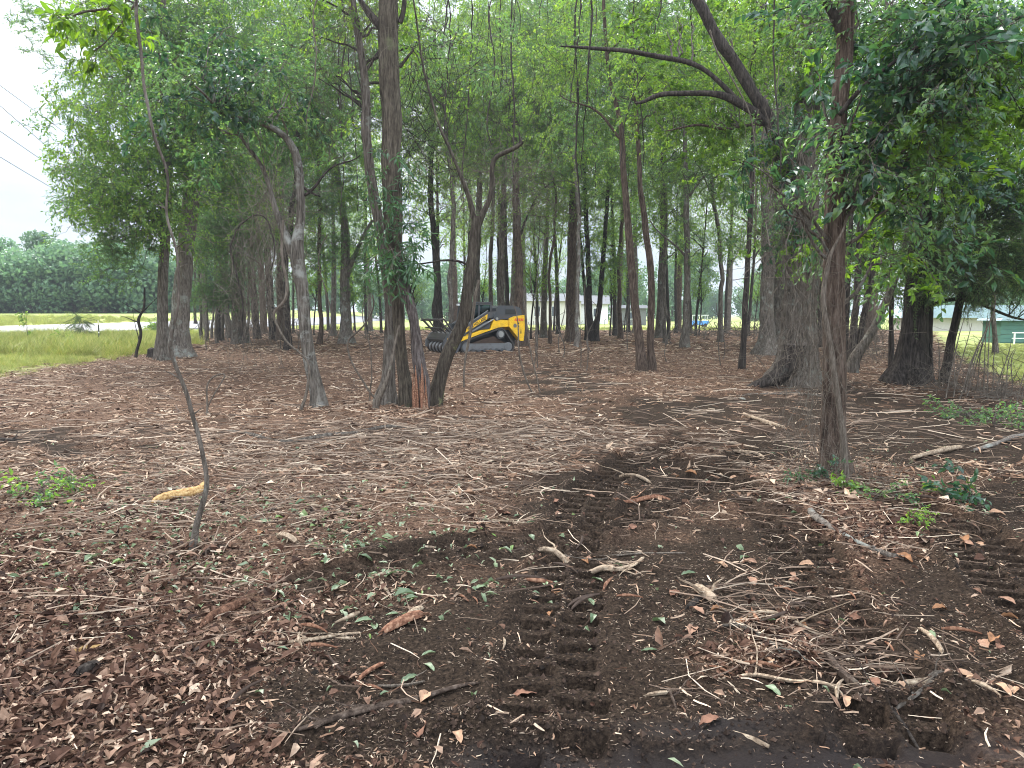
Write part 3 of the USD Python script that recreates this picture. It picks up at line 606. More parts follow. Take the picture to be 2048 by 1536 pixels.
# twin-stemmed tree right of centre
Z = zb(1292, 742)
tree('twin_stem_tree', 'reddish trunk with a second stem rising from the same foot, right of the machine',
     [dict(path=[(1284, 744, 32), (1281, 700, 25), (1272, 620, 23), (1262, 520, 22), (1254, 420, 19), (1246, 330, 17), (1240, 240, 14), (1226, 180, 12), (1212, 100, 10), (1208, 0, 8), (1200, -120, 6)], Z=Z, sides=22, rings=80, flare=0.35, mat=B_BROWN),
      dict(path=[(1302, 744, 26), (1302, 700, 21), (1303, 620, 20), (1301, 540, 19), (1292, 460, 18), (1282, 380, 15), (1276, 280, 12), (1270, 180, 9), (1262, 40, 7)], Z=Z + 0.25, sides=18, rings=70, flare=0.3, mat=B_BROWN),
      dict(name='limb', path=[(1250, 285, 8), (1228, 262, 8), (1205, 232, 7), (1180, 214, 6), (1150, 205, 4), (1120, 190, 3)], Z=Z, sides=8, rings=20, ground_first=False)],
     [dict(blobs=[(1250, 90, 190, 120, Z + 1, 2.6, 1.6), (1130, 150, 120, 130, Z + 2, 2.4, 1.1), (1340, 60, 130, 120, Z + 1, 2.5, 1.2), (1200, 300, 120, 70, Z + 3, 1.6, 0.6)], kind=['bright', 'oak'], twigs=18)], B_BROWN)

Z = zb(1484, 740)
tree('slim_dark_tree', 'slim dark straight trunk standing alone left of the vine-wrapped giant',
     [dict(path=[(1483, 742, 20), (1486, 690, 17), (1491, 600, 16), (1498, 480, 15), (1503, 360, 14), (1507, 240, 12), (1510, 100, 9), (1514, -60, 6)], Z=Z, sides=18, rings=70, flare=0.25, mat=B_DARK)],
     [dict(blobs=[(1500, 60, 130, 120, Z + 1, 2.0, 1.4), (1450, 300, 70, 90, Z + 1, 1.5, 0.4)], kind=['bright', 'maple'], twigs=8)], B_DARK)

# vine-wrapped giant with the great bent limb
Z = zb(1590, 772)
tree('giant_tree', 'massive shaggy trunk hung with vine ropes, buttress root spreading left, great limb bent up left',
     [dict(path=[(1588, 775, 140), (1592, 730, 106), (1598, 660, 92), (1602, 560, 88), (1604, 450, 84), (1608, 340, 74), (1614, 220, 66), (1620, 90, 58), (1626, -80, 50)], Z=Z, ws=0.66, sides=72, rings=170, flare=0.4, lobes=5, ridge=0.07, mat=B_GREY),
      dict(name='limb', path=[(1590, 385, 38), (1572, 350, 33), (1556, 300, 31), (1541, 250, 30), (1522, 212, 28), (1496, 168, 27), (1470, 122, 27), (1442, 84, 26), (1418, 46, 25), (1398, 8, 24), (1368, -40, 20)], Z=Z - 0.6, ws=0.78, sides=20, rings=80, ground_first=False, mat=B_DARK),
      dict(name='limb', path=[(1536, 246, 22), (1515, 230, 19), (1478, 206, 17), (1440, 190, 14), (1400, 186, 12), (1350, 187, 10), (1312, 192, 9), (1285, 204, 7), (1270, 206, 4)], Z=Z - 0.6, ws=0.9, sides=14, rings=60, ground_first=False, mat=B_DARK),
      dict(name='limb', path=[(1480, 205, 13), (1450, 175, 13), (1410, 142, 12), (1375, 124, 12), (1330, 115, 12), (1270, 104, 11), (1200, 98, 9), (1150, 94, 6), (1122, 92, 3)], Z=Z - 0.5, ws=0.75, sides=10, rings=44, ground_first=False, mat=B_DARK),
      dict(name='limb', path=[(1545, 255, 10), (1500, 250, 9), (1450, 258, 8), (1400, 250, 7), (1360, 256, 5), (1330, 262, 3)], Z=Z + 0.6, sides=8, rings=26, ground_first=False, mat=B_BROWN),
      dict(name='buttress_root', path=[(1590, 690, 46), (1572, 735, 44), (1545, 757, 34), (1510, 772, 22), (1485, 782, 10)], Z=Z - 0.45, sides=18, rings=40, ground_first=False, mat=B_DARK, ridge=0.14, ws=0.8)],
     [dict(blobs=[(1440, 110, 150, 140, Z + 1.9, 2.0, 1.3), (1360, 240, 120, 80, Z + 1.4, 1.5, 1.0), (1500, 310, 80, 70, Z + 1.0, 1.2, 0.7), (1560, 60, 120, 100, Z, 1.6, 1.3), (1320, 80, 100, 90, Z + 1.5, 1.6, 0.8)], kind=['maple', 'bright', 'bright'], twigs=26),
      dict(name='climbing_vine', blobs=[(1590, 430, 90, 90, Z - 0.9, 0.5, 1.0), (1580, 320, 90, 70, Z - 0.8, 0.5, 1.3), (1620, 180, 80, 110, Z - 0.8, 0.5, 1.3), (1620, 60, 80, 80, Z - 0.8, 0.5, 1.3)], kind=['broad', 'oak', 'maple'], twigs=3, scale=0.9)], B_GREY)

# the near tree on the right
Z = zb(1668, 945)
T8Z = Z
tree('near_tree', 'nearest trunk on the right, pitted at its foot and hung with thin vines',
     [dict(path=[(1672, 950, 92), (1668, 905, 76), (1668, 840, 67), (1668, 760, 64), (1667, 640, 62), (1666, 520, 60), (1668, 400, 56), (1674, 290, 48), (1684, 180, 46), (1690, 60, 46), (1694, -120, 40)], Z=Z, sides=84, rings=260, flare=0.28, lobes=4, ridge=0.05, mat=B_BROWN),
      dict(name='limb', path=[(1688, 90, 30), (1672, 40, 26), (1650, 0, 22), (1620, -60, 18)], Z=Z, sides=16, rings=30, ground_first=False, mat=B_DARK),
      dict(name='limb', path=[(1672, 330, 14), (1720, 290, 11), (1780, 262, 8), (1840, 230, 6), (1900, 190, 4)], Z=Z, sides=10, rings=30, ground_first=False, mat=B_DARK),
      dict(name='limb', path=[(1680, 230, 16), (1740, 160, 12), (1810, 110, 9), (1880, 70, 6)], Z=Z - 0.3, sides=10, rings=30, ground_first=False, mat=B_DARK)],
     [dict(blobs=[(1820, 150, 150, 130, Z, 0.9, 1.8), (1770, 300, 100, 90, Z - 0.2, 0.4, 1.6), (1860, 260, 130, 110, Z + 0.3, 0.9, 1.6), (1770, 50, 120, 90, Z + 0.3, 0.8, 1.6), (1960, 110, 130, 130, Z + 0.2, 0.9, 1.6), (1800, 420, 120, 110, Z + 0.4, 0.7, 1.2), (1850, 40, 200, 90, Z, 1, 1.7)],
           kind=['oak', 'broad', 'oak', 'maple'], twigs=18, scale=0.95),
      dict(blobs=[(1570, 330, 80, 50, Z - 0.3, 0.3, 0.7), (1600, 190, 60, 90, Z + 0.5, 0.4, 0.7), (1690, 190, 60, 100, Z - 0.3, 0.2, 0.45), (1640, 60, 70, 70, Z + 0.5, 0.4, 1.0), (1560, 470, 60, 40, Z - 0.2, 0.3, 0.5), (1560, 110, 60, 90, Z + 0.5, 0.5, 0.5)], kind='broad', twigs=5)], B_GREY)

# right-hand stand
Z = zb(1815, 768)
tree('buttressed_tree', 'dark thick trunk with a flared fluted base beside the right-hand lawn',
     [dict(path=[(1815, 772, 104), (1822, 730, 78), (1828, 660, 66), (1836, 560, 60), (1844, 460, 55), (1854, 370, 46), (1866, 260, 40), (1880, 120, 34), (1890, -60, 26)], Z=Z, sides=56, rings=120, flare=0.55, lobes=6, ridge=0.05, mat=B_DARK),
      dict(path=[(1856, 770, 26), (1856, 700, 22), (1862, 600, 21), (1876, 480, 20), (1890, 360, 18), (1896, 280, 14), (1900, 100, 10)], Z=Z + 0.5, sides=16, rings=50, flare=0.2, mat=B_DARK),
      dict(name='limb', path=[(1870, 560, 12), (1920, 500, 11), (1980, 440, 9), (2048, 415, 7), (2140, 400, 4)], Z=Z - 0.4, sides=9, rings=24, ground_first=False, mat=B_DARK),
      dict(name='limb', path=[(1868, 610, 12), (1930, 600, 10), (2000, 625, 8), (2070, 640, 5)], Z=Z - 0.3, sides=9, rings=24, ground_first=False, mat=B_DARK),
      dict(name='limb', path=[(1890, 380, 12), (1940, 350, 10), (1990, 346, 8), (2060, 340, 5)], Z=Z - 0.2, sides=9, rings=24, ground_first=False, mat=B_DARK)],
     [dict(blobs=[(1940, 200, 130, 150, Z - 2.0, 1.3, 1.9), (1880, 330, 100, 100, Z - 2.4, 1.0, 1.5), (1960, 330, 110, 90, Z - 1, 1.2, 1.5), (2060, 220, 120, 160, Z - 1, 1.4, 1.6), (1980, 40, 150, 120, Z - 1, 1.6, 1.6)], kind=['maple', 'maple', 'broad'], twigs=14),
      dict(name='drooping_crown', blobs=[(1950, 510, 120, 70, Z - 1.2, 1.1, 1.5), (2030, 555, 90, 50, Z - 1, 1.0, 1.4), (1900, 570, 50, 40, Z - 1, 0.8, 0.9), (2060, 470, 120, 80, Z - 0.6, 1.3, 1.5), (1880, 480, 70, 80, Z - 0.8, 0.9, 1.1)], kind='cypress', scale=1.35, twigs=18, gate=0.34)], B_DARK)
Z = zb(1888, 768)
tree('leaning_dark_tree', 'dark slanting trunk leaning right in front of the lawn',
     [dict(path=[(1886, 772, 28), (1893, 730, 23), (1905, 670, 22), (1920, 600, 21), (1936, 530, 18), (1955, 440, 14), (1975, 330, 9)], Z=Z, sides=18, rings=50, flare=0.25, mat=B_DARK)],
     [dict(blobs=[(1980, 420, 100, 90, Z, 1.1, 1.5)], kind='cypress', scale=1.3, twigs=8)], B_DARK)
Z = 20.0
tree('fallen_leaning_tree', 'grey trunk leaning steeply over to the right behind the nearest tree',
     [dict(path=[(1708, 724, 30), (1735, 680, 25), (1765, 620, 22), (1790, 560, 18), (1806, 500, 14), (1815, 440, 9)], Z=Z, sides=16, rings=40, flare=0.3, mat=B_GREY)], [], B_GREY)
Z = zb(1705, 738)
tree('clump_tree', 'three thin dark stems in a bunch just behind the nearest tree',
     [dict(path=[(1700, 738, 24), (1708, 660, 20), (1716, 540, 18), (1722, 420, 16), (1735, 300, 13), (1745, 100, 10)], Z=Z, sides=14, rings=50, flare=0.2),
      dict(path=[(1712, 738, 18), (1724, 650, 16), (1742, 560, 15), (1756, 450, 13), (1766, 340, 11), (1775, 200, 8)], Z=Z + 0.2, sides=14, rings=50, flare=0.2),
      dict(path=[(1690, 740, 16), (1694, 620, 14), (1700, 480, 12), (1708, 300, 9)], Z=Z + 0.4, sides=12, rings=40, flare=0.2)],
     [dict(blobs=[(1760, 540, 60, 70, Z + 1, 1.0, 1.5), (1720, 440, 70, 90, Z + 1, 1.0, 1.2), (1790, 380, 70, 90, Z, 1.1, 1.3)], kind=['oak', 'maple'], twigs=8)], B_DARK)
Z = zb(1778, 748)
tree('slender_dark_tree', 'slender dark trunk left of the flared trunk with pale light behind it',
     [dict(path=[(1782, 742, 17), (1782, 660, 14), (1784, 560, 13), (1783, 440, 12), (1780, 300, 9), (1778, 150, 7)], Z=Z, sides=12, rings=46, flare=0.2, mat=B_DARK)],
     [dict(blobs=[(1790, 500, 50, 60, Z, 0.9, 1.2)], kind=['maple', 'oak'], twigs=5)], B_DARK)
Z = zb(1532, 711)
tree('fluted_tree', 'pale fluted trunk with splayed roots behind the slim dark trunk',
     [dict(path=[(1532, 713, 60), (1533, 680, 42), (1535, 600, 37), (1537, 500, 36), (1534, 400, 34), (1530, 300, 28), (1526, 150, 22), (1520, -60, 15)], Z=Z, sides=26, rings=70, flare=0.7, lobes=6, mat=B_GREY)],
     [dict(blobs=[(1520, 440, 80, 70, Z, 1.6, 0.9), (1540, 150, 150, 150, Z + 1, 3, 1.5)], kind=['oak', 'bright'], twigs=10)], B_GREY)
Z = zb(1562, 692)
tree('wide_far_tree', 'broad grey trunk half hidden behind the vine-wrapped giant on its left',
     [dict(path=[(1558, 694, 62), (1558, 650, 50), (1560, 560, 46), (1562, 430, 42), (1566, 250, 32), (1570, 0, 22)], Z=Z, sides=24, rings=50, flare=0.35, mat=B_GREY)],
     [dict(blobs=[(1580, 140, 160, 140, Z, 3, 1.4)], kind=['bright', 'oak'], twigs=8)], B_GREY)
Z = zb(1370, 696)
tree('grey_trunk_tree', 'grey trunk left of the pale fluted trunk with brush at its foot',
     [dict(path=[(1369, 697, 26), (1371, 660, 20), (1374, 580, 18), (1374, 480, 17), (1372, 380, 14), (1370, 280, 11), (1372, 120, 8)], Z=Z, sides=18, rings=50, flare=0.4),
      dict(name='limb', path=[(1374, 520, 8), (1350, 490, 6), (1325, 470, 5), (1300, 440, 3)], Z=Z, sides=6, rings=12, ground_first=False),
      dict(name='limb', path=[(1372, 400, 7), (1410, 350, 6), (1450, 300, 4)], Z=Z, sides=6, rings=12, ground_first=False)],
     [dict(blobs=[(1400, 320, 120, 110, Z, 3.0, 1.1), (1380, 140, 170, 130, Z + 1, 3.5, 1.5), (1410, 480, 70, 50, Z, 2, 0.9)], kind=['oak', 'bright'], twigs=14)], B_GREY)
Z = zb(1154, 695)
tree('pale_pole_tree', 'thin pale pole-like trunk midway between machine and twin stems',
     [dict(path=[(1153, 697, 15), (1154, 650, 12), (1157, 560, 11), (1158, 470, 11), (1154, 400, 10), (1150, 320, 9), (1146, 220, 7), (1140, 60, 5)], Z=Z, sides=14, rings=60, flare=0.3, wob=0.05, mat=B_PALE)],
     [dict(blobs=[(1130, 330, 110, 100, Z, 2.4, 0.8), (1090, 140, 140, 140, Z, 3.0, 1.4)], kind=['oak', 'bright', 'bright'], twigs=16)], B_PALE)
Z = zb(1190, 682)
tree('forked_far_tree', 'pair of dark trunks parting in a narrow V behind the pale pole',
     [dict(path=[(1182, 684, 24), (1180, 640, 17), (1178, 560, 15), (1172, 440, 13), (1168, 280, 10), (1160, 60, 7)], Z=Z, sides=14, rings=40, flare=0.4, mat=B_DARK),
      dict(path=[(1190, 684, 22), (1196, 630, 16), (1203, 560, 14), (1212, 440, 12), (1222, 280, 9)], Z=Z, sides=14, rings=40, flare=0.4, mat=B_DARK)],
     [dict(blobs=[(1190, 520, 70, 50, Z, 2, 1.2), (1190, 400, 100, 80, Z, 2.6, 1.1), (1180, 180, 150, 160, Z + 2, 4, 1.5)], kind=['oak', 'bright'], twigs=10, scale=1.15)], B_DARK)
Z = 37.0
tree('machine_side_tree', 'stout brown trunk standing right against the rear of the yellow machine',
     [dict(path=[(1042, 690, 34), (1040, 650, 28), (1038, 580, 25), (1035, 480, 23), (1032, 380, 20), (1030, 260, 16), (1026, 80, 11)], Z=Z, sides=18, rings=50, flare=0.3, mat=B_BROWN),
      dict(name='limb', path=[(1036, 480, 8), (1060, 420, 6), (1085, 380, 5), (1110, 360, 3)], Z=Z, sides=6, rings=12, ground_first=False, mat=B_DARK)],
     [dict(blobs=[(1020, 200, 130, 150, Z, 3.4, 1.2), (1040, 410, 90, 70, Z, 2.5, 0.6)], kind=['bright', 'oak'], twigs=14, scale=1.1)], B_BROWN)
for px, w, Z, lab in ((1004, 20, 40.0, 'grey trunk rising straight behind the machine hood'), (983, 13, 43.0, 'thinner grey trunk rising behind the machine cab'), (955, 22, 41.0, 'dark trunk seen between the leaning stem and the cab')):
    tree('trunk_behind_machine', lab, [dict(path=[(px, 676, w * 1.3), (px, 640, w), (px - 2, 540, w * .92), (px + 3, 420, w * .8), (px + 6, 250, w * .6), (px + 10, 40, w * .4)], Z=Z, sides=14, rings=40, flare=0.3)],
         [dict(blobs=[(px, 180, 120, 150, Z, 3.5, 1.0), (px - 20, 440, 60, 40, Z, 2, 0.35)], kind=['bright', 'oak'], twigs=8, scale=1.15)], B_GREY)

# the left wood edge: thin poles, then stouter trunks
Z = zb(480, 688)
tree('lone_grey_tree', 'thick short-looking grey trunk among thin poles at the left edge of the wood',
     [dict(path=[(482, 690, 46), (480, 650, 40), (476, 590, 38), (474, 500, 36), (470, 380, 28), (468, 200, 20)], Z=Z, sides=22, rings=50, flare=0.25)],
     [dict(blobs=[(450, 520, 70, 90, Z - 2, 1.6, 1.6), (420, 570, 50, 50, Z - 1.5, 1.2, 1.3), (500, 300, 120, 150, Z, 3, 1.4)], kind='oak', twigs=10)], B_GREY)
Z = zb(692, 688)
tree('pale_trunk_tree', 'pale trunk with splayed roots between the forked mottled tree and the central clump',
     [dict(path=[(692, 690, 42), (692, 650, 30), (690, 580, 28), (690, 500, 24), (686, 420, 20), (672, 330, 15), (660, 250, 12), (650, 120, 9)], Z=Z, sides=22, rings=60, flare=0.4, mat=B_PALE),
      dict(name='limb', path=[(692, 560, 14), (706, 520, 13), (728, 470, 10), (745, 440, 8)], Z=Z, sides=10, rings=16, ground_first=False)],
     [dict(blobs=[(660, 470, 80, 70, Z, 2, 1.2), (720, 560, 50, 40, Z, 1.6, 1.1), (650, 330, 110, 110, Z, 2.6, 1.2), (640, 150, 150, 140, Z, 3, 1.3)], kind='oak', twigs=14)], B_PALE)
for px, py, w, lab in ((548, 680, 22, 'dark leaning pole beside the brushy tangle at the left wood edge'), (515, 678, 18, 'dark trunk just inside the brushy tangle')):
    Z = zb(px, py)
    tree('dark_pole_tree', lab, [dict(path=[(px, py + 1, w * 1.2), (px - 4, 640, w), (px - 10, 560, w * .9), (px - 14, 450, w * .8), (px - 16, 300, w * .6), (px - 10, 100, w * .4)], Z=Z, sides=14, rings=46, flare=0.25)],
         [dict(blobs=[(px - 10, 430, 70, 80, Z, 2, 1.1), (px, 220, 130, 130, Z, 3, 1.2)], kind='oak', twigs=8)], B_DARK)
for k, (px, w) in enumerate([(404, 7), (414, 9), (424, 6), (434, 8), (444, 11), (457, 17), (497, 7)]):
    Z = zb(px, 686 - (k % 3) * 5)
    q = (R.uniform(-8, 8), R.uniform(-14, 14))
    tree('thin_pole_tree', 'thin grey pole in the row of poles at the left edge of the wood',
         [dict(path=[(px, 688 - (k % 3) * 5, w * 1.3), (px + q[0] * .3, 630, w), (px + q[0], 540, w * .9), (px + q[1], 430, w * .7), (px + q[1] * 1.4, 300, w * .5)], Z=Z, sides=10, rings=36, flare=0.2, wob=0.04)],
         [dict(blobs=[(px + q[1], 440, 55, 70, Z, 1.6, 0.9)], kind='oak', twigs=4)], B_GREY, group='thin poles at the left edge of the wood')

# overhead and mid canopy that belongs to trees deeper in: real trunks with high crowns
for k, (px, w, Z, top, blobs) in enumerate([
        (905, 15, 33, 300, [(940, 200, 150, 150, 33, 3.5, 1.5), (880, 330, 90, 70, 32, 2.5, 0.8), (860, 90, 130, 120, 32, 3, 1.4)]),
        (872, 20, 38, 260, [(850, 250, 120, 120, 38, 3, 1.1), (760, 180, 140, 160, 37, 3, 1.2), (840, 420, 60, 60, 38, 2, 0.9)]),
        (1100, 9, 42, 200, [(1080, 260, 150, 120, 42, 4, 1.2), (1110, 60, 170, 120, 42, 4, 1.5)]),
        (1330, 11, 40, 200, [(1300, 200, 170, 150, 40, 4, 1.3), (1330, 420, 70, 60, 40, 2.5, 0.9)]),
        (575, 18, 34, 200, [(570, 340, 110, 140, 34, 3, 1.5), (590, 120, 150, 150, 34, 3, 1.5), (610, 520, 60, 50, 34, 2, 1.0)]),
        (640, 12, 40, 200, [(700, 100, 150, 150, 40, 4, 1.5), (650, 420, 70, 90, 40, 2.5, 1.2)]),
        (1440, 13, 44, 200, [(1440, 200, 160, 170, 44, 4, 1.4), (1470, 400, 60, 60, 44, 3, 0.9)]),
        (1000, 11, 52, 150, [(960, 60, 200, 140, 50, 5, 1.5), (1010, 330, 120, 80, 50, 4, 0.8)]),
        (1240, 12, 50, 150, [(1230, 60, 220, 140, 50, 5, 1.5), (1260, 330, 120, 80, 50, 4, 1.0)]),
        (470, 14, 42, 200, [(460, 430, 90, 120, 40, 3, 1.3), (500, 150, 160, 180, 40, 4, 1.4)]),
        (1640, 14, 36, 200, [(1640, 500, 70, 90, 34, 2.5, 1.4), (1660, 300, 110, 140, 34, 3, 1.4)]),
        (1730, 14, 34, 200, [(1740, 480, 80, 110, 32, 2.5, 1.5), (1800, 330, 120, 140, 32, 3, 1.5), (1900, 180, 140, 160, 30, 3, 1.5)]),
        (1990, 12, 30, 200, [(2010, 420, 110, 110, 27, 2.5, 1.6), (2020, 250, 120, 150, 28, 3, 1.6)])]):
    py = 630 + 1.6 * F / Z
    tree('tall_wood_tree', ['tall trunk with a high crown, seen between the snag and the leaning stem', 'dark trunk inside the wood just right of the central snag', 'thin trunk with bright crown behind the pale pole to its left',
                            'dark slim trunk between the twin stems and the grey trunk', 'trunk inside the wood close behind the forked mottled tree', 'slim trunk inside the wood between the forked mottled tree and the pale trunk',
                            'dark trunk in the gap before the lawn, left of the slim dark trunk', 'far trunk with high bright crown directly above the machine', 'far trunk with high bright crown left of the twin stems',
                            'trunk inside the left wood behind the thick grey trunk', 'trunk in the shade right behind the vine-wrapped giant', 'shaded trunk with drooping leaves behind the bunch of thin stems', 'shaded tree overhanging the lawn at the far right'][k],
         [dict(path=[(px, py + 1, w * 1.3), (px, py - 45, w), (px + R.uniform(-6, 6), 540, w * .92), (px + R.uniform(-14, 14), 400, w * .8), (px + R.uniform(-20, 20), 240, w * .6), (px + R.uniform(-20, 20), 60, w * .4)], Z=Z, sides=14, rings=44, flare=0.35, wob=0.04)],
         [dict(blobs=blobs, kind=['bright', 'oak', 'bright'] if 700 < px < 1500 else ['oak', 'oak', 'bright'], twigs=14, scale=1.1)], [B_GREY, B_DARK, B_BROWN][k % 3])

# ------------------------------------------------------------------ trees farther in: kinds built once, copies placed one by one
def back_kind(name, height, r0, crown_z, rad, nclump, lm, bm, lean, leafL=0.17):
    c = class_prim('class_' + name)
    P = np.array([[0, 0, -0.15, r0 * 1.5], [0, 0, 0.35, r0 * 1.05], [lean * .3, 0.1, height * .3, r0 * .85], [lean * .8, 0.0, height * .6, r0 * .6], [lean, 0.2, height * .95, r0 * .12]])
    C, s = spline(P, 36)
    ph = R.uniform(0, 6)
    mesh_at(f'{c.GetPath()}/trunk', tube(C[:, :3], C[:, 3], 12, True, lambda a, s_: 1 + 0.3 * np.exp(-s_ / 0.5) * (0.5 + 0.5 * np.cos(4 * a + ph)) + 0.08 * np.cos(a * 3 + s_ * 2)), bm, smooth=50)
    ctr = []
    while len(ctr) < nclump:
        q = R.uniform(-1, 1, 3); z = crown_z + (q[2] + 1) / 2 * (height - crown_z + 0.6)
        w = rad * (0.45 + 0.75 * np.sin(np.pi * np.clip((z - crown_z) / (height - crown_z), 0.05, 0.95)))
        p = np.array([q[0] * w + lean * z / height, q[1] * w, z])
        if q[0] ** 2 + q[1] ** 2 < 1 and meshkit.fbm(p[None] * 0.5 + 50 * r0, 3, 3)[0] > 0.43: ctr.append(p)
    ctr = np.array(ctr); m = 26
    base = np.repeat(ctr, m, 0) + R.normal(0, 1, (nclump * m, 3)) * [0.42, 0.42, 0.24]
    D = rnd_dir(len(base), -0.35); N = unit(np.array([0, 0, 1.]) + R.normal(0, 0.6, base.shape))
    mesh_at(f'{c.GetPath()}/crown', leaves(base, D, N, leafL * R.uniform(0.6, 1.2, len(base)), leafL * 0.5, 0.15, 0.2, 'diamond'), lm)
    sel = ctr[R.integers(0, nclump, 40)]; Ps, rs = [], []
    for q in sel:
        k = np.argmin(np.abs(C[:, 2] - (q[2] - 1.0)))
        p_, r_ = limb_to(C[k, :3], q, min(C[k, 3] * .5, 0.05), 0.008, 0.15, 7); Ps.append(p_); rs.append(r_)
    mesh_at(f'{c.GetPath()}/branches', strands(np.array(Ps), np.array(rs), 4), bm)
    return c
BK = [back_kind('back_tree_a', 17, 0.15, 7.0, 2.5, 170, L_BRIGHT, B_DARK, 0.5), back_kind('back_tree_b', 19, 0.25, 8.5, 3.2, 200, L_OAK, B_GREY, -0.4), back_kind('back_tree_c', 15, 0.11, 6.0, 1.9, 120, L_BRIGHT, B_DARK, 0.9),
      back_kind('back_tree_d', 20, 0.32, 9.0, 3.6, 220, L_OAK, B_BROWN, 0.2), back_kind('back_tree_e', 8, 0.055, 3.2, 1.2, 90, L_MAPLE, B_DARK, -0.5, 0.14)]
RB = np.random.default_rng(5)
spots = []
for px in [390, 412, 440, 520, 560, 590, 625, 655, 668, 715, 735, 745, 760, 880, 915, 930, 965, 1018, 1050, 1060, 1072, 1088, 1108, 1118, 1138, 1170, 1216, 1225, 1238, 1247, 1256, 1318, 1335, 1352, 1358, 1388, 1396, 1446, 1453, 1510, 1522, 1580, 1640, 1690, 1740]:
    Zk = RB.uniform(44, 77); spots.append((px + RB.uniform(-4, 4), Zk))
for px in (700, 800, 900, 1000, 1100, 1200, 1300, 1400, 600, 500, 1500): spots.append((px + RB.uniform(-40, 40), RB.uniform(55, 77)))
LBL = ['slim dark tree with bright leaves among the far trunks', 'stout grey tree with a high dull crown among the far trunks', 'crooked slim tree leaning among the far trunks', 'thick brown tree with a high crown among the far trunks', 'leafy sapling with maple-like leaves among the far trunks']
for k, (px, Zk) in enumerate(spots):
    kd = [0, 1, 2, 0, 3, 2, 4, 0, 1, 4][k % 10]
    x, y = (px - CX) / F * Zk * 1.0, Zk
    copy_of(BK[kd], ['slim_back_tree', 'stout_back_tree', 'crooked_back_tree', 'thick_back_tree', 'leafy_sapling'][kd], LBL[kd], 'tree', (x, y, float(H(x, y)[0])), RB.uniform(0, 6.28), ['slim dark trees in the far wood', 'stout grey trees in the far wood', 'crooked trees in the far wood', 'thick brown trees in the far wood', 'leafy saplings in the far wood'][kd], RB.uniform(0.85, 1.15))

# distant wood across the road and beyond the lawn
def far_kind(name, h, r, n):
    c = class_prim('class_' + name)
    C, s = spline(np.array([[0, 0, -0.5, .3], [0.1, 0, h * .4, .22], [0, 0, h * .85, .06]]), 8)
    mesh_at(f'{c.GetPath()}/trunk', tube(C[:, :3], C[:, 3], 7), B_GREY)
    lob = [(R.uniform(-.6, .6) * r, R.uniform(-.6, .6) * r, h * R.uniform(0.1, 0.86), r * R.uniform(0.38, 0.62)) for _ in range(17)] + [(0, 0, h * 0.88, r * .42)]
    P, N = [], []
    for lx, ly, lz, lr in lob:
        d = rnd_dir(n // len(lob), 0.15); rr_ = lr * (0.82 + 0.3 * R.random(len(d)))[:, None]
        q = np.array([lx, ly, lz]) + d * rr_ * [1, 1, 0.8]; P.append(q); N.append(unit(d + R.normal(0, 0.5, d.shape)))
    P, N = np.vstack(P), np.vstack(N); ok = P[:, 2] > 0.1; P, N = P[ok], N[ok]
    D = unit(np.cross(N, R.normal(size=N.shape)) + [0, 0, -0.3])
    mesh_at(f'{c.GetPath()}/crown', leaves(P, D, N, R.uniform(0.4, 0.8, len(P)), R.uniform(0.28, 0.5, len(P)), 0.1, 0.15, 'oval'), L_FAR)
    return c
FK = [far_kind('far_tree_a', 15, 4.6, 3000), far_kind('far_tree_b', 12, 4.4, 2600), far_kind('far_tree_c', 9, 4.2, 2200)]
FN = ['tall_far_tree', 'round_far_tree', 'low_far_tree']
FL = ['tall hazy round-crowned tree in the distant wood across the road', 'mid-height hazy tree in the distant wood across the road', 'low hazy tree skirting the distant wood across the road']
def far_at(px, Zk, kd, sc, lab, grp):
    x, y = (px - CX) / F * Zk, Zk
    copy_of(FK[kd], FN[kd], lab, 'tree', (x, y, float(macro(x, y)) - 0.3), RB.uniform(0, 6.28), grp, sc)
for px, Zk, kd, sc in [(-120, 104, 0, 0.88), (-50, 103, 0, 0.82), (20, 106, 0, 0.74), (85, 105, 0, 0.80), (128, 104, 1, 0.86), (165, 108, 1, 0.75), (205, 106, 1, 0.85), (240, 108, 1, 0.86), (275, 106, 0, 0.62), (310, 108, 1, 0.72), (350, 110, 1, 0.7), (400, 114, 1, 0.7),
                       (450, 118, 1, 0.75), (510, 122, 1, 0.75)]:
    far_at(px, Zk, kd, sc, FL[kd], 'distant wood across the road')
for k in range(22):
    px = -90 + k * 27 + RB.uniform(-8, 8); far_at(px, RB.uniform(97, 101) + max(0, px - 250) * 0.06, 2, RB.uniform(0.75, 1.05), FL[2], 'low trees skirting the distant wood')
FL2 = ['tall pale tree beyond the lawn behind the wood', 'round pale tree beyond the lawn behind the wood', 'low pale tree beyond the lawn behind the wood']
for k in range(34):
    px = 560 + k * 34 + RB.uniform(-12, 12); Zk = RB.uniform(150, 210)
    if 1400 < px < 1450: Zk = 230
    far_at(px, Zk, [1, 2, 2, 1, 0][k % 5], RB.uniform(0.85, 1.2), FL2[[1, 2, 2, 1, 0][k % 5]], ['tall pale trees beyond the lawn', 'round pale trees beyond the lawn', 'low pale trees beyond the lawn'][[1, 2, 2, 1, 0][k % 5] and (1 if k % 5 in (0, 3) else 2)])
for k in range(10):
    px = 1850 + k * 60; far_at(px, RB.uniform(95, 130), k % 3, RB.uniform(0.9, 1.2), ['tall hazy tree behind the right-hand lawn', 'round hazy tree behind the right-hand lawn', 'low hazy tree behind the right-hand lawn'][k % 3], ['tall trees behind the right lawn', 'round trees behind the right lawn', 'low trees behind the right lawn'][k % 3])

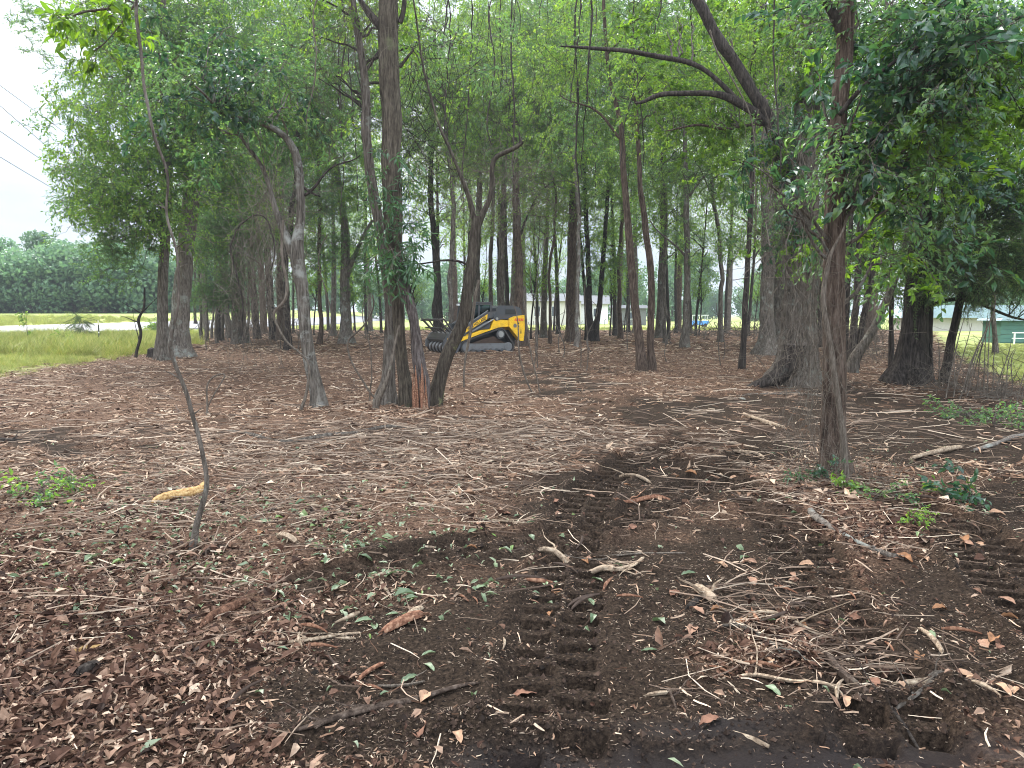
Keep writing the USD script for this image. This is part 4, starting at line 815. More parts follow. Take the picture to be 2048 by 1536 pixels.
# ------------------------------------------------------------------ the forestry mulcher (yellow tracked loader)
def box(x0, x1, y0, y1, z0, z1):
    m = trimesh.creation.box([x1 - x0, y1 - y0, z1 - z0]); m.apply_translation([(x0 + x1) / 2, (y0 + y1) / 2, (z0 + z1) / 2]); return m
def prism(poly, y0, y1, bevel=0.0):
    g = poly if hasattr(poly, 'exterior') else sg.Polygon(poly)
    if bevel: g = g.buffer(-bevel).buffer(bevel, quad_segs=3)
    m = trimesh.creation.extrude_polygon(g, y1 - y0, engine='earcut')
    v = np.array(m.vertices); v = np.stack([v[:, 0], y0 + v[:, 2], v[:, 1]], 1)
    return trimesh.Trimesh(v, np.array(m.faces)[:, ::-1], process=False)
def rod(a_, b_, r, n=10):
    return tube(np.array([a_, 0.5 * (np.asarray(a_) + np.asarray(b_)), b_], float), np.full(3, r), n)
def bar(a_, b_, wy, h):
    """a straight flat bar in the xz plane of thickness wy"""
    a_, b_ = np.asarray(a_, float), np.asarray(b_, float); d = unit(b_ - a_); n_ = np.array([-d[2], 0, d[0]]) * h / 2
    return prism([(q[0], q[2]) for q in (a_ + n_, b_ + n_, b_ - n_, a_ - n_)], a_[1] - wy / 2, a_[1] + wy / 2)
mx, my = ground0(958, 704)
HEAD = math.radians(180 + 28)
ld = thing('forestry_mulcher', 'yellow tracked loader with a mulching drum parked among the trees', 'loader', (mx, my, float(H(mx, my)[0]) - 0.02), HEAD)
for s in (1, -1):
    yo = 0.72 * s; y0, y1 = yo - 0.2, yo + 0.2
    hull = unary_union([sg.Point(*c).buffer(r) for c, r in (((0.98, 0.29), 0.25), ((-0.98, 0.27), 0.23), ((-0.60, 0.80), 0.23))]).convex_hull
    ring = hull.buffer(0.035).difference(hull.buffer(-0.015))
    lugs = []
    ex = hull.buffer(0.035).exterior
    for q in np.arange(0, ex.length, 0.105):
        a_, b_ = np.array(ex.interpolate(q).coords[0]), np.array(ex.interpolate(q + 0.05).coords[0])
        d = unit(b_ - a_); n_ = np.array([d[1], -d[0]])
        if (a_ + n_ * 0.03 - np.array(hull.centroid.coords[0])) @ n_ < 0: n_ = -n_
        lugs.append(prism([tuple(a_), tuple(b_), tuple(b_ + n_ * 0.03), tuple(a_ + n_ * 0.03)], y0, y1))
    tr_ = obj('track', [prism(ring, y0, y1)] + lugs, P_RUB, ld)
    obj('track_frame', prism([(-0.92, 0.14), (0.92, 0.14), (1.0, 0.30), (0.9, 0.42), (-0.9, 0.42), (-1.0, 0.28)], yo - 0.13 - 0.01, yo + 0.15, 0.02), P_GREY, ld)
    obj('debris_pack', prism([(-0.85, 0.425), (0.75, 0.425), (0.25, 0.6), (-0.3, 0.72), (-0.45, 0.62)], yo - 0.15, yo + 0.12), D_TWIG, ld)
    for (cx_, cz_), r in (((0.98, 0.29), 0.21), ((-0.98, 0.27), 0.19)):
        obj('idler_wheel', tube([[cx_, y0 + .03, cz_], [cx_, yo, cz_], [cx_, y1 - .03, cz_]], np.full(3, r), 20), P_GREY, ld, smooth=30)
    sp_ = obj('drive_sprocket', tube([[-0.6, y0 + .04, .8], [-0.6, yo, .8], [-0.6, y1 - .02, .8]], np.full(3, 0.2), 22), P_DARK, ld, smooth=30)
    obj('hub', tube([[-0.6, yo, .8], [-0.6, yo + s * .1, .8], [-0.6, yo + s * .215, .8]], np.full(3, 0.13), 18), P_BRIGHT, sp_, smooth=30)
    for q in np.linspace(-0.68, 0.68, 6):
        obj('roller', tube([[q, y0 + .05, .13], [q, yo, .13], [q, y1 - .05, .13]], np.full(3, 0.085), 12), P_DARK, ld, smooth=30)
    # yellow side body following the track
    obj('side_panel', prism([(1.32, 0.52), (1.30, 0.66), (0.35, 0.98), (-0.12, 1.02), (-0.28, 1.42), (-1.0, 1.40), (-0.98, 1.12), (-0.55, 1.10), (0.2, 0.88), (1.25, 0.52)], yo - 0.12 if s > 0 else yo - 0.17, yo + 0.17 if s > 0 else yo + 0.12, 0.02), P_YEL, ld)
    obj('dark_side_cover', prism([(0.55, 0.99), (-0.10, 1.04), (-0.18, 1.36), (0.18, 1.34), (0.62, 1.08)], yo - 0.10, yo + 0.10), P_DARK, ld)
    # lift arm
    ya = 0.80 * s; al, ah = ya - 0.06, ya + 0.06
    arm = obj('lift_arm', prism([(-0.55, 1.50), (-0.42, 1.78), (0.0, 1.74), (1.12, 1.06), (1.42, 0.55), (1.5, 0.30), (1.32, 0.25), (1.12, 0.62), (0.98, 0.86), (-0.1, 1.50)], al, ah, 0.02), P_DARK, ld)
    pl = prism([(0.03, 1.44), (0.00, 1.66), (0.98, 1.08), (1.03, 0.88)], ya + s * 0.063, ya + s * 0.068) if s > 0 else prism([(0.03, 1.44), (0.00, 1.66), (0.98, 1.08), (1.03, 0.88)], ya - 0.068, ya - 0.063)
    obj('arm_name_panel', pl, P_YEL, arm)
    tm = meshkit.text_mesh('NEW HOLLAND', 0.125, 0.004, bold=True)
    v = np.array(tm.vertices); w_ = v[:, 0].max()
    u_, h_ = (v[:, 0] / w_ - 0.5) * 0.98, v[:, 1] - 0.06
    ca, sa = math.cos(math.radians(30.1)), math.sin(math.radians(30.1))
    xs = (0.51 - u_ * ca + h_ * sa) if s > 0 else (0.51 + u_ * ca + h_ * sa)
    pts_ = np.stack([xs, ya + s * (0.069 + v[:, 2]), 1.265 + s * u_ * sa + h_ * ca], 1)
    obj('arm_lettering', (pts_, np.array(tm.faces)), P_BLACK, arm)
    obj('arm_rail', rod((-0.05, ya, 1.80), (1.10, ya, 1.12), 0.028), P_GREY, arm, smooth=30)
    cy = obj('lift_cylinder', rod((-0.02, ya + s * .04, 1.30), (0.72, ya + s * .04, 0.92), 0.05), P_GREY, ld, smooth=30)
    obj('cylinder_rod', rod((-0.32, ya + s * .04, 1.455), (-0.02, ya + s * .04, 1.30), 0.028), P_BRIGHT, cy, smooth=30)
    obj('lift_link', prism([(-0.62, 1.42), (-0.36, 1.36), (-0.24, 1.56), (-0.34, 1.70), (-0.58, 1.64)], ya + s * 0.065 - 0.03, ya + s * 0.065 + 0.03, 0.03), P_DARK, ld)
    obj('arm_pin', tube([[-0.42, ya + s * .05, 1.46], [-0.42, ya + s * .1, 1.46], [-0.42, ya + s * .125, 1.46]], np.full(3, .06), 14), P_BRIGHT, ld)
    # rear corner panel with decals
    yr = 0.60 * s
    rp = obj('rear_panel', prism([(-1.0, 1.12), (-1.0, 1.48), (-1.25, 1.56), (-1.74, 1.62), (-1.76, 0.98), (-1.70, 0.50), (-1.56, 0.50)], min(yr, 0.93 * s), max(yr, 0.93 * s), 0.02), P_YEL, ld)
    ye = 0.933 * s
    for k in range(6):
        x_ = -1.25 - 0.075 * k; obj('red_decal', prism([(x_, 1.36), (x_ - .05, 1.36), (x_ - .065, 1.47), (x_ - .015, 1.47)], min(ye, ye + .004 * s), max(ye, ye + .004 * s)), P_RED, rp)
    obj('round_sticker', prism(sg.Point(-1.28, 1.16).buffer(0.085), min(ye, ye + .004 * s), max(ye, ye + .004 * s)), P_GREY, rp)
    for z_ in (1.10, 1.23): obj('black_sticker', prism([(-1.43, z_), (-1.48, z_), (-1.48, z_ + .07), (-1.43, z_ + .07)], min(ye, ye + .004 * s), max(ye, ye + .004 * s)), P_BLACK, rp)
    obj('black_sticker', prism([(-1.53, .82), (-1.59, .82), (-1.58, 1.0), (-1.56, 1.0)], min(ye, ye + .004 * s), max(ye, ye + .004 * s)), P_BLACK, rp)
    obj('tail_lamp', box(-1.80, -1.762, 0.66 * s - .1, 0.66 * s + .1, 0.92, 1.16), P_WHITE, ld)
obj('chassis', box(-1.5, 1.25, -0.50, 0.50, 0.32, 0.98), P_DARK, ld)
obj('rear_door', box(-1.74, -1.45, -0.59, 0.59, 0.52, 1.58), P_DARK, ld)
obj('engine_hood', prism([(-1.66, 1.60), (-1.62, 1.84), (-1.50, 1.96), (-1.2, 2.02), (-0.52, 2.02), (-0.40, 1.90), (-0.40, 1.44), (-1.0, 1.44)], -0.86, 0.86, 0.04), P_DARK, ld)
obj('hood_grille', box(-1.35, -0.85, 0.863, 0.875, 1.66, 1.86), P_BLACK, ld)
obj('engine_body', box(-1.44, -0.3, -0.58, 0.58, 0.985, 1.435), P_YEL, ld)
cab = []
for y_ in (-0.47, 0.47):
    for (xa, za, xb, zb_) in ((-0.34, 1.0, -0.34, 2.06), (0.86, 1.0, 0.70, 2.06), (0.25, 1.0, 0.22, 2.06)): cab.append(bar((xa, y_, za), (xb, y_, zb_), 0.07, 0.075))
    cab.append(bar((-0.38, y_, 2.08), (0.74, y_, 2.08), 0.07, 0.07)); cab.append(bar((-0.38, y_, 1.02), (0.9, y_, 1.02), 0.07, 0.08))
cab += [box(0.68, 0.76, -0.43, 0.43, 2.04, 2.11), box(0.82, 0.9, -0.43, 0.43, 0.98, 1.06), box(-0.38, -0.3, -0.43, 0.43, 2.04, 2.11)]
obj('cab_frame', cab, P_DARK, ld)
obj('cab_roof', prism([(-0.42, 2.115), (-0.36, 2.17), (0.72, 2.17), (0.80, 2.115)], -0.52, 0.52, 0.01), P_DARK, ld)
for y_ in (-0.47, 0.47): obj('side_window', prism([(-0.30, 1.07), (0.84, 1.07), (0.70, 2.04), (-0.30, 2.04)], y_ - 0.004, y_ + 0.004), P_GLASS, ld)
obj('windscreen', (np.array([[0.87, -.43, 1.06], [0.87, .43, 1.06], [0.73, .43, 2.04], [0.73, -.43, 2.04], [0.86, -.43, 1.06], [0.86, .43, 1.06], [0.72, .43, 2.04], [0.72, -.43, 2.04]]), np.array([[0, 1, 2], [0, 2, 3], [5, 4, 6], [4, 7, 6], [0, 4, 5], [0, 5, 1], [3, 2, 6], [3, 6, 7]])), P_GLASS, ld)
st_ = obj('seat', [box(-0.2, 0.25, -.25, .25, 1.06, 1.2)], P_BLACK, ld); obj('backrest', prism([(-0.25, 1.2), (-0.12, 1.2), (-0.2, 1.85), (-0.32, 1.82)], -.25, .25, .02), P_BLACK, st_)
for y_ in (-0.38, 0.38): obj('headlight', box(0.75, 0.84, y_ - .09, y_ + .09, 2.02, 2.10), P_WHITE, ld)
# mulching head
mh = obj('mulcher_housing', [prism([(1.46, 0.30), (1.46, 0.84), (1.62, 0.92), (1.80, 0.86), (2.02, 0.68), (2.05, 0.58), (1.92, 0.60), (1.66, 0.62), (1.56, 0.40)], -0.92, 0.92, 0.015), box(1.36, 1.46, -0.5, 0.5, 0.25, 0.85), prism([(1.94, .505), (1.98, .505), (1.98, .58), (1.94, .58)], -.9, .9)], P_MULCH, ld)
for s in (1, -1):
    y_ = 0.98 * s
    sp2 = obj('side_plate', prism([(1.30, 0.72), (1.62, 0.98), (1.86, 0.86), (2.08, 0.56), (2.10, 0.30), (1.72, 0.03), (1.50, 0.03), (1.34, 0.30)], y_ - 0.05, y_ + 0.05, 0.03), P_GREY if s < 0 else P_DARK, ld)
    obj('plate_lettering', [prism([(1.92 - .055 * k, 0.60 + .02 * k), (1.885 - .055 * k, 0.615 + .02 * k), (1.885 - .055 * k, 0.665 + .02 * k), (1.92 - .055 * k, 0.65 + .02 * k)], *((y_ + .051, y_ + .055) if s > 0 else (y_ - .055, y_ - .051))) for k in range(6)], P_YEL, sp2)
ro = obj('rotor', tube([[1.82, -.91, .29], [1.82, 0, .29], [1.82, .91, .29]], np.full(3, .15), 24), P_MULCH, ld, smooth=40)
for k in range(10):
    yk = -0.83 + k * 0.184
    a_ = np.linspace(0, 2 * np.pi, 25)[:-1]
    cen = np.stack([1.82 + 0.205 * np.cos(a_), yk + 0.05 * np.sin(a_), 0.29 + 0.205 * np.sin(a_)], 1)
    m_ring = join([rod(cen[i_], cen[(i_ + 1) % 24], 0.042, 6) for i_ in range(24)])
    obj('tooth_ring', m_ring, P_BRIGHT if k % 2 else P_MULCH, ro, smooth=40)
fr = [rod((2.25, -0.88, 1.42), (2.25, 0.88, 1.42), 0.05), rod((2.10, -0.88, 1.08), (2.10, 0.88, 1.08), 0.038)]
for y_ in (-0.88, 0.88): fr += [rod((1.72, y_, 0.9), (2.25, y_, 1.42), 0.045), rod((1.62, y_, 0.95), (2.0, y_, 1.45), 0.035), rod((2.0, y_, 1.45), (2.25, y_, 1.42), 0.04)]
for y_ in (-0.45, 0.0, 0.45): fr += [rod((1.75, y_, 0.88), (2.10, y_ + 0.2, 1.08), 0.028)]
obj('push_bar', join(fr), P_MULCH, ld, smooth=40)
hs = []
for k in range(4):
    a_ = np.array([1.0, -0.2 + .14 * k, 0.95]); b_ = np.array([1.62, -0.3 + .2 * k, 0.95]); t_ = np.linspace(0, 1, 12)[:, None]
    hs.append(tube(a_ * (1 - t_) + b_ * t_ + np.array([0, 0, 1]) * 0.3 * np.sin(np.pi * t_), np.full(12, 0.02), 6))
for h_ in hs: obj('hydraulic_hose', h_, P_BLACK, ld, smooth=True)

# ------------------------------------------------------------------ thin things standing or hanging among the trees
def free_path(path, Z, n=40):
    P = np.array([[*at(q[0], q[1], Z + (q[3] if len(q) > 3 else 0)), 0.36 * q[2] * Z / F] for q in path])
    C, s = spline(P, n); return C
def wand(name, label, cat, path, Z, mat=VINE, sides=7, n=40, foot=True, group=None, side=0, side_len=0.5, leaves_=None, wob=0.0):
    C = free_path(path, Z, n)
    if wob: C[1:-1, :2] += (meshkit.noise(np.stack([C[1:-1, 2] * 4, np.full(n - 2, Z), np.zeros(n - 2)], -1), 3) - 0.5)[:, None] * wob
    b = np.array([C[0, 0], C[0, 1], float(H(C[0, 0], C[0, 1])[0])]) if foot else C[0, :3].copy()
    if foot and C[0, 2] > b[2] - 0.03: C[0, 2] = b[2] - 0.05
    t = thing(name, label, cat, b, group=group)
    obj('stem', shift(tube(C[:, :3], np.maximum(C[:, 3], 0.002), sides), b), mat, t, smooth=True)
    if side:
        Ps, rs = [], []
        for k in range(side):
            i_ = R.integers(n // 5, n - 2); d = unit(np.array([R.normal(0, 1), R.normal(0, 0.6), R.uniform(0.1, 1.1)])); l = side_len * R.uniform(0.4, 1.2)
            tt_ = np.linspace(0, 1, 6)[:, None]
            Ps.append(C[i_, :3] + d * l * tt_ + R.normal(0, 0.02 * l, (6, 3)) * tt_ - b); rs.append(np.linspace(C[i_, 3] * 0.55, 0.0015, 6))
        for P_, r_ in zip(Ps, rs): obj('twig', tube(P_, r_, 4), mat, t)
    if leaves_:
        kind, idx, sc = leaves_
        instancer('leaves', t, C[idx, :3] - b, kind, np.full(len(idx), sc))
    return t, C, b
# bare sapling in the left foreground, running up out of the picture
Zs = zb(384, 1104)
wand('bare_sapling', 'tall thin bare sapling in the left foreground, kinked and peeled at its foot', 'sapling',
     [(380, 1106, 26), (392, 1060, 19), (408, 1000, 15), (408, 950, 13), (396, 890, 12), (380, 810, 12), (364, 750, 11), (348, 706, 12), (345, 695, 14), (352, 640, 7), (356, 590, 7), (350, 520, 7), (338, 430, 7), (328, 340, 7), (318, 285, 8), (300, 220, 8), (285, 150, 8), (276, 70, 9), (270, -20, 9), (266, -120, 8)], Zs, B_GREY, 12, 130, wob=0.03, side=9, side_len=0.12)
wand('leafy_shoot', 'leafy branch with big yellow-green leaves hanging into the top left corner', 'branch',
     [(266, -60, 9), (252, -5, 8), (225, 15, 7), (190, 20, 6), (150, 30, 5), (120, 45, 3)], Zs + 0.2, VINE, 7, 30, False, leaves_=('young', np.array([6, 9, 12, 15, 18, 20, 22, 24, 26, 28, 29, 14, 19]), 0.6))
wand('leafy_shoot', 'drooping twig of yellow-green leaves just left of the tall bare sapling', 'branch',
     [(272, 5, 6), (255, 30, 5), (240, 50, 4), (205, 90, 3), (175, 110, 2)], Zs + 0.3, VINE, 6, 20, False, leaves_=('young', np.array([5, 8, 11, 13, 15, 17, 19]), 0.58))
wand('forked_snag', 'small dark dead sapling forked like a Y at the edge of the left grass', 'snag',
     [(272, 717, 9), (277, 690, 8), (281, 660, 8), (277, 640, 8), (285, 622, 6), (289, 600, 5), (289, 576, 3)], zb(272, 717), B_DARK, 8, 40, side=4, side_len=1.3)
Zt = zb(158, 690)
tp = thing('fence_post', 'thin steel post with a cream tip standing in the left grass', 'post', (*ground0(199, 691), float(H(*ground0(199, 691))[0])))
obj('post', [box(-.025, .025, -.02, .02, -.1, 1.05)], P_POST, tp); obj('tip', box(-.026, .026, -.021, .021, 1.053, 1.28), P_CREAMTIP, tp); obj('band', box(-.027, .027, -.022, .022, .64, .70), P_WHITE, tp)
bg = meshkit  # (kept short)
sb = trimesh.creation.icosphere(3, 1.0); v = np.array(sb.vertices); v *= (1 + 0.35 * (meshkit.fbm(v * 1.6, 3, 2) - 0.5))[:, None]; v = v * [0.26, 0.2, 0.15] + [0, 0, 0.07]
x, y = ground0(158, 697); s_ = obj('stone', (v + [x, y, float(H(x, y)[0])], np.array(sb.faces)), P_WALL, smooth=True); tag(s_, 'pale rounded stone at the foot of the tall grass on the left', 'stone')
x, y = ground0(305, 716)
cst = tube([[0, 0, -.05], [0.02, 0, .12], [0.0, .02, .30], [.02, .03, .36]], [.22, .17, .15, .05], 14, True, lambda a, s_: 1 + 0.25 * np.sin(3 * a + 1) + 0.12 * np.sin(7 * a))
st2 = thing('burnt_stump', 'small black rotten stump against the foot of the straight stout trunk', 'stump', (x, y, float(H(x, y)[0]))); obj('stump', cst, B_DARK, st2, smooth=40); obj('shard', tube([[.12, 0, -.05], [.16, 0, .25], [.18, .02, .5]], [.07, .05, .01], 6), B_DARK, st2)

# hanging vines and bare whips
VN = [
    ('long bare vine looping down left of the forked mottled tree', [(470, 470, 5), (462, 500, 6), (470, 540, 6), (482, 580, 5), (486, 640, 5), (488, 680, 4)], 18),
    ('thick snaking vine hanging beside the forked mottled tree', [(566, 440, 7), (562, 480, 8), (566, 530, 9), (575, 570, 9), (568, 605, 9), (550, 625, 9), (556, 650, 7), (580, 690, 6), (612, 720, 6), (618, 745, 7), (612, 790, 9), (602, 824, 11)], 12.0),
    ('curving bare vine sweeping down to the clump from the left', [(745, 590, 4), (735, 640, 5), (712, 665, 6), (697, 680, 6), (700, 715, 6), (718, 750, 6), (740, 782, 6), (752, 800, 6)], 13.0),
    ('thin upright whip left of the central clump', [(738, 800, 5), (744, 740, 4), (736, 680, 4), (726, 640, 3), (735, 590, 2)], 13.5),
    ('bare vine hanging from the leaning stem straight down in front of the machine', [(958, 560, 8), (950, 600, 9), (944, 640, 9), (936, 690, 8), (930, 730, 6), (928, 775, 6)], 14.5),
    ('limp vine bowing beside the rear of the machine', [(1022, 600, 2), (1034, 640, 3), (1038, 690, 5), (1044, 730, 6), (1056, 770, 5), (1082, 806, 3)], 15.0),
    ('thin straight whip right of the machine', [(1084, 812, 3), (1072, 750, 4), (1060, 690, 4), (1052, 640, 3), (1048, 580, 2)], 15.0),
    ('long vine hanging down the middle of the canopy over the pale pole', [(1156, -20, 5), (1150, 60, 5), (1152, 120, 5), (1156, 200, 5), (1152, 300, 5), (1156, 360, 5), (1160, 430, 4)], 22),
    ('twin thin vines hanging over the machine', [(1026, -20, 4), (1022, 60, 4), (1024, 140, 5), (1028, 210, 5), (1026, 300, 4), (1030, 380, 3)], 20),
    ('thin vine hanging straight down above the leaning stem', [(990, -20, 3), (982, 70, 4), (990, 130, 4), (980, 200, 4), (984, 290, 3)], 18),
    ('wispy vine hanging at the left of the central clump', [(640, -20, 4), (628, 60, 4), (632, 130, 4), (622, 190, 3), (612, 260, 2)], 12),
    ('pale looping vine right of the forked mottled tree', [(655, 470, 3), (640, 500, 3), (645, 560, 3), (660, 620, 3), (652, 680, 3)], 13),
    ('thick pale vine stem running up the front of the nearest trunk', [(1692, 958, 20), (1688, 900, 18), (1682, 840, 16), (1672, 760, 15), (1662, 700, 15), (1653, 640, 15), (1648, 600, 14), (1654, 540, 12), (1664, 505, 9), (1682, 470, 6), (1690, 440, 3)], 7.05),
    ('long vine draped along the great bent limb', [(1420, 60, 4), (1460, 150, 4), (1500, 230, 4), (1510, 330, 3), (1516, 430, 3)], 15.5),
    ('thin vine dangling under the bent limb to its left', [(1240, 330, 3), (1248, 260, 3), (1262, 200, 3), (1290, 150, 3)], 18),
    ('whip leaning across in front of the far lawn right of the flared trunk', [(1928, 800, 5), (1940, 740, 5), (1962, 680, 4), (1985, 630, 3), (1990, 590, 2)], 15.0),
    ('arched bare vine hanging over the tangle on the left', [(470, 480, 4), (492, 440, 4), (520, 430, 4), (545, 470, 4), (540, 540, 3)], 17),
    ('bare looped twig sticking up from the mulch left of the mottled tree', [(412, 838, 5), (414, 790, 5), (430, 752, 5), (446, 748, 4), (428, 790, 4), (424, 830, 4)], 11.8),
]
for lab, path, Z in VN:
    foot = path[0][1] > 700
    wand('hanging_vine' if not foot else 'bare_whip', lab, 'vine' if not foot else 'sapling', path, Z, VINE if Z < 17 else B_DARK, 6, 50, foot, wob=0.03)
for k in range(32):
    px = R.uniform(620, 1560); Z = R.uniform(14, 34); y1 = R.uniform(120, 430); sw = R.normal(0, 16)
    wand('canopy_vine', 'thin bare vine hanging down through the middle canopy', 'vine', [(px, -30, 4.5 * 16 / Z), (px + R.normal(0, 10), y1 * .3, 4.5 * 16 / Z), (px + sw * .6, y1 * .65, 4 * 16 / Z), (px + sw, y1, 2.5 * 16 / Z)], Z, B_DARK, 5, 30, False, 'thin vines hanging in the middle canopy', wob=0.06)
# brushy saplings before the right-hand lawn
for k in range(20):
    px = 1880 + k * 10.5 + R.uniform(-5, 5); py = 776 + (px - 1880) * 0.16 + R.uniform(-22, 20); Z = zb(px, py)
    lean = R.uniform(-6, 46); h_ = R.uniform(90, 185)
    wand('lawn_edge_sapling', 'leafless thin sapling in the brush before the right-hand lawn', 'sapling', [(px, py, R.uniform(2.6, 4.5)), (px + lean * .3, py - h_ * .35, 3), (px + lean * .6 + R.uniform(-6, 6), py - h_ * .7, 2.6), (px + lean, py - h_, 1.2)], Z, VINE, 5, 20, True, 'bare saplings before the right lawn', side=R.integers(2, 6), side_len=0.6)
for k in range(24):
    px = R.choice([R.uniform(380, 760), R.uniform(1740, 1820), R.uniform(1060, 1480)]); Z = R.uniform(20, 45); py = 630 + 1.6 * F / Z
    h_ = R.uniform(1.2, 4.2) * F / Z
    wand('woodland_whip', 'leafless upright whip left standing between the trunks', 'sapling', [(px, py, 3), (px + R.uniform(-5, 5), py - h_ * .4, 2.6), (px + R.uniform(-12, 12), py - h_ * .8, 2), (px + R.uniform(-18, 18), py - h_, 1)], Z, B_GREY, 5, 20, True, 'upright whips between the trunks', side=R.integers(0, 4), side_len=0.5)

def tangle(name, label, boxes, n, rmin, rmax, mat, length=(0.6, 2.2), vert=0.5):
    """a mass of fine bare stems nobody could count"""
    Ps, rs = [], []
    for k in range(n):
        (cx_, cy_, rx, ry, Z, dz) = boxes[R.integers(0, len(boxes))]
        c = at(cx_ + R.normal(0, rx * .55), cy_ + R.normal(0, ry * .55), Z + R.normal(0, dz * .6))
        d = unit(np.array([R.normal(0, 1), R.normal(0, 0.7), R.normal(0, 1) + (R.choice([-1, 1]) * 2.2 if R.random() < vert else 0)])); l = R.uniform(*length)
        t_ = np.linspace(-0.5, 0.5, 9)[:, None]
        P = c + d * l * t_ + np.cumsum(R.normal(0, 0.035 * l, (9, 3)), 0)
        P[:, 2] = np.maximum(P[:, 2], 0.04 + macro(P[:, 0], P[:, 1])); Ps.append(P); rs.append(np.full(9, R.uniform(rmin, rmax)) * np.linspace(1.1, 0.5, 9))
    b = np.array(Ps).reshape(-1, 3).mean(0); b[2] = float(macro(b[0], b[1]))
    p = obj(name, strands(np.array(Ps), np.array(rs), 3), mat)
    return tag(p, label, 'vines', kind='stuff')
tangle('bare_vine_tangle', 'brownish tangle of bare vine stems at the left wood edge', [(520, 540, 55, 130, 19, 1.5), (500, 600, 70, 90, 20, 1.5), (545, 430, 45, 110, 18, 1.2)], 430, 0.003, 0.007, VINE, (0.6, 3.2))
tangle('bare_vine_tangle', 'grey mass of hanging twigs around the top of the central clump', [(690, 90, 60, 110, 13.5, 0.7), (735, 40, 60, 60, 13, 0.6), (650, 170, 60, 150, 14, 0.8)], 300, 0.0016, 0.004, VINE)
tangle('bare_vine_tangle', 'thicket of fine bare twigs behind the fork of the leaning stem', [(1010, 400, 80, 70, 17, 1.2), (1080, 430, 80, 60, 22, 1.5), (920, 400, 70, 60, 17, 1.0), (1000, 350, 80, 60, 18, 1.2)], 300, 0.0025, 0.006, VINE, vert=0.2)
tangle('bare_vine_tangle', 'curtain of thin vine strands on the near trunk and the giant behind it', [(1635, 620, 22, 190, 7.2, 0.2), (1625, 760, 28, 120, 7.3, 0.25)], 130, 0.0012, 0.0032, VINE, (0.6, 2.0), 0.97)
tangle('bare_vine_tangle', 'ropes of vine running up the shaggy giant trunk', [(1600, 560, 42, 180, 15.6, 0.12), (1585, 420, 50, 100, 15.5, 0.2)], 120, 0.004, 0.011, VINE, (1.5, 4.0), 0.99)
tangle('bare_vine_tangle', 'fine drooping twigs through the middle canopy', [(1150, 220, 200, 200, 24, 3), (1000, 150, 150, 150, 20, 2), (850, 200, 80, 180, 15, 1), (1380, 300, 100, 150, 22, 2)], 520, 0.003, 0.007, B_DARK, (0.6, 2.4), 0.6)
tangle('brush', 'low dead brush at the right wood edge beyond the near trunks', [(1760, 640, 60, 70, 24, 2), (1740, 690, 50, 30, 22, 1.5), (1900, 760, 70, 30, 16, 1), (2000, 790, 60, 30, 14.5, 1)], 420, 0.003, 0.007, VINE, (0.5, 1.6), 0.4)
tangle('brush', 'tops and brush left along the far edge of the cleared floor', [(640, 668, 240, 8, 52, 6), (1150, 662, 300, 7, 60, 7), (1500, 662, 150, 8, 52, 5)], 520, 0.012, 0.03, VINE, (0.6, 1.8), 0.1)
tangle('brush', 'thin dead stems around the foot of the nearest trunk', [(1600, 830, 70, 90, 7.4, 0.4), (1740, 960, 90, 40, 6.8, 0.4), (1640, 930, 70, 40, 7.1, 0.4)], 130, 0.0012, 0.003, VINE, (0.25, 0.8), 0.5)

# power lines crossing the patch of sky
for k, (p0, p1) in enumerate((((-60, 126), (340, 400)), ((-60, 158), (330, 480)), ((-60, 220), (330, 470)), ((-60, 277), (330, 492)))):
    a_, b_ = at(p0[0], p0[1], 27), at(p1[0], p1[1], 55)
    t_ = np.linspace(-1.2, 1.6, 40)[:, None]; P = a_ * (1 - t_) + b_ * t_; P[:, 2] += (-0.25 * 4 * (t_ * (1 - t_)))[:, 0]
    tag(obj('power_line', tube(P, np.full(40, 0.013), 5), P_WIRE), ['highest thin power line crossing the sky at the left', 'second power line from the top in the sky at the left', 'third power line from the top in the sky at the left', 'lowest power line in the sky at the left'][k], 'power line')

# ------------------------------------------------------------------ beyond the wood: buildings and odds on the lawn
def house(px, Z, w, d, hgt, lab, wall, roofm, roof_h, rot=0.0, windows=3, name='house'):
    x, y = (px - CX) / F * Z, Z; z = float(macro(x, y))
    t = thing(name, lab, 'house', (x, y, z), rot)
    wl = obj('wall', [box(-w / 2, w / 2, -d / 2, d / 2, -0.3, hgt)], wall, t)
    r = sg.Polygon([(-d / 2 - .4, hgt + .01), (d / 2 + .4, hgt + .01), (0, hgt + roof_h)])
    m = trimesh.creation.extrude_polygon(r, w + .8, engine='earcut'); v = np.array(m.vertices); v = np.stack([v[:, 2] - w / 2 - .4, v[:, 0], v[:, 1]], 1)
    obj('roof', (v, np.array(m.faces)), roofm, t)
    for k in range(windows):
        xx = -w / 2 + w * (k + .5) / windows
        fr_ = obj('window', box(xx - .5, xx + .5, -d / 2 - .06, -d / 2 - .005, hgt * .35, hgt * .8), P_WHITE, t); obj('pane', box(xx - .42, xx + .42, -d / 2 - .08, -d / 2 - .062, hgt * .35 + .08, hgt * .8 - .08), P_WIN, fr_)
    return t
house(1085, 118, 11, 7, 3.6, 'long cream house seen through the trunks right of the machine', P_WALL, P_GREY, 1.3, 0.1, 4)
house(1172, 124, 7, 6, 3.2, 'small pale house glimpsed behind the dark forked trunks', P_WHITE, P_GREY, 1.5, -0.15, 2)
house(1256, 112, 4.6, 4, 2.5, 'grey shed beyond the lawn just left of the twin stems', P_GREY, P_DARK, 0.5, 0.0, 1, 'shed')
x, y = (1396 - CX) / F * 100, 100.0
vv = thing('blue_trailer', 'small blue cart with a white frame on the lawn beyond the wood', 'cart', (x, y, float(macro(x, y))), 0.1, scale=0.75)
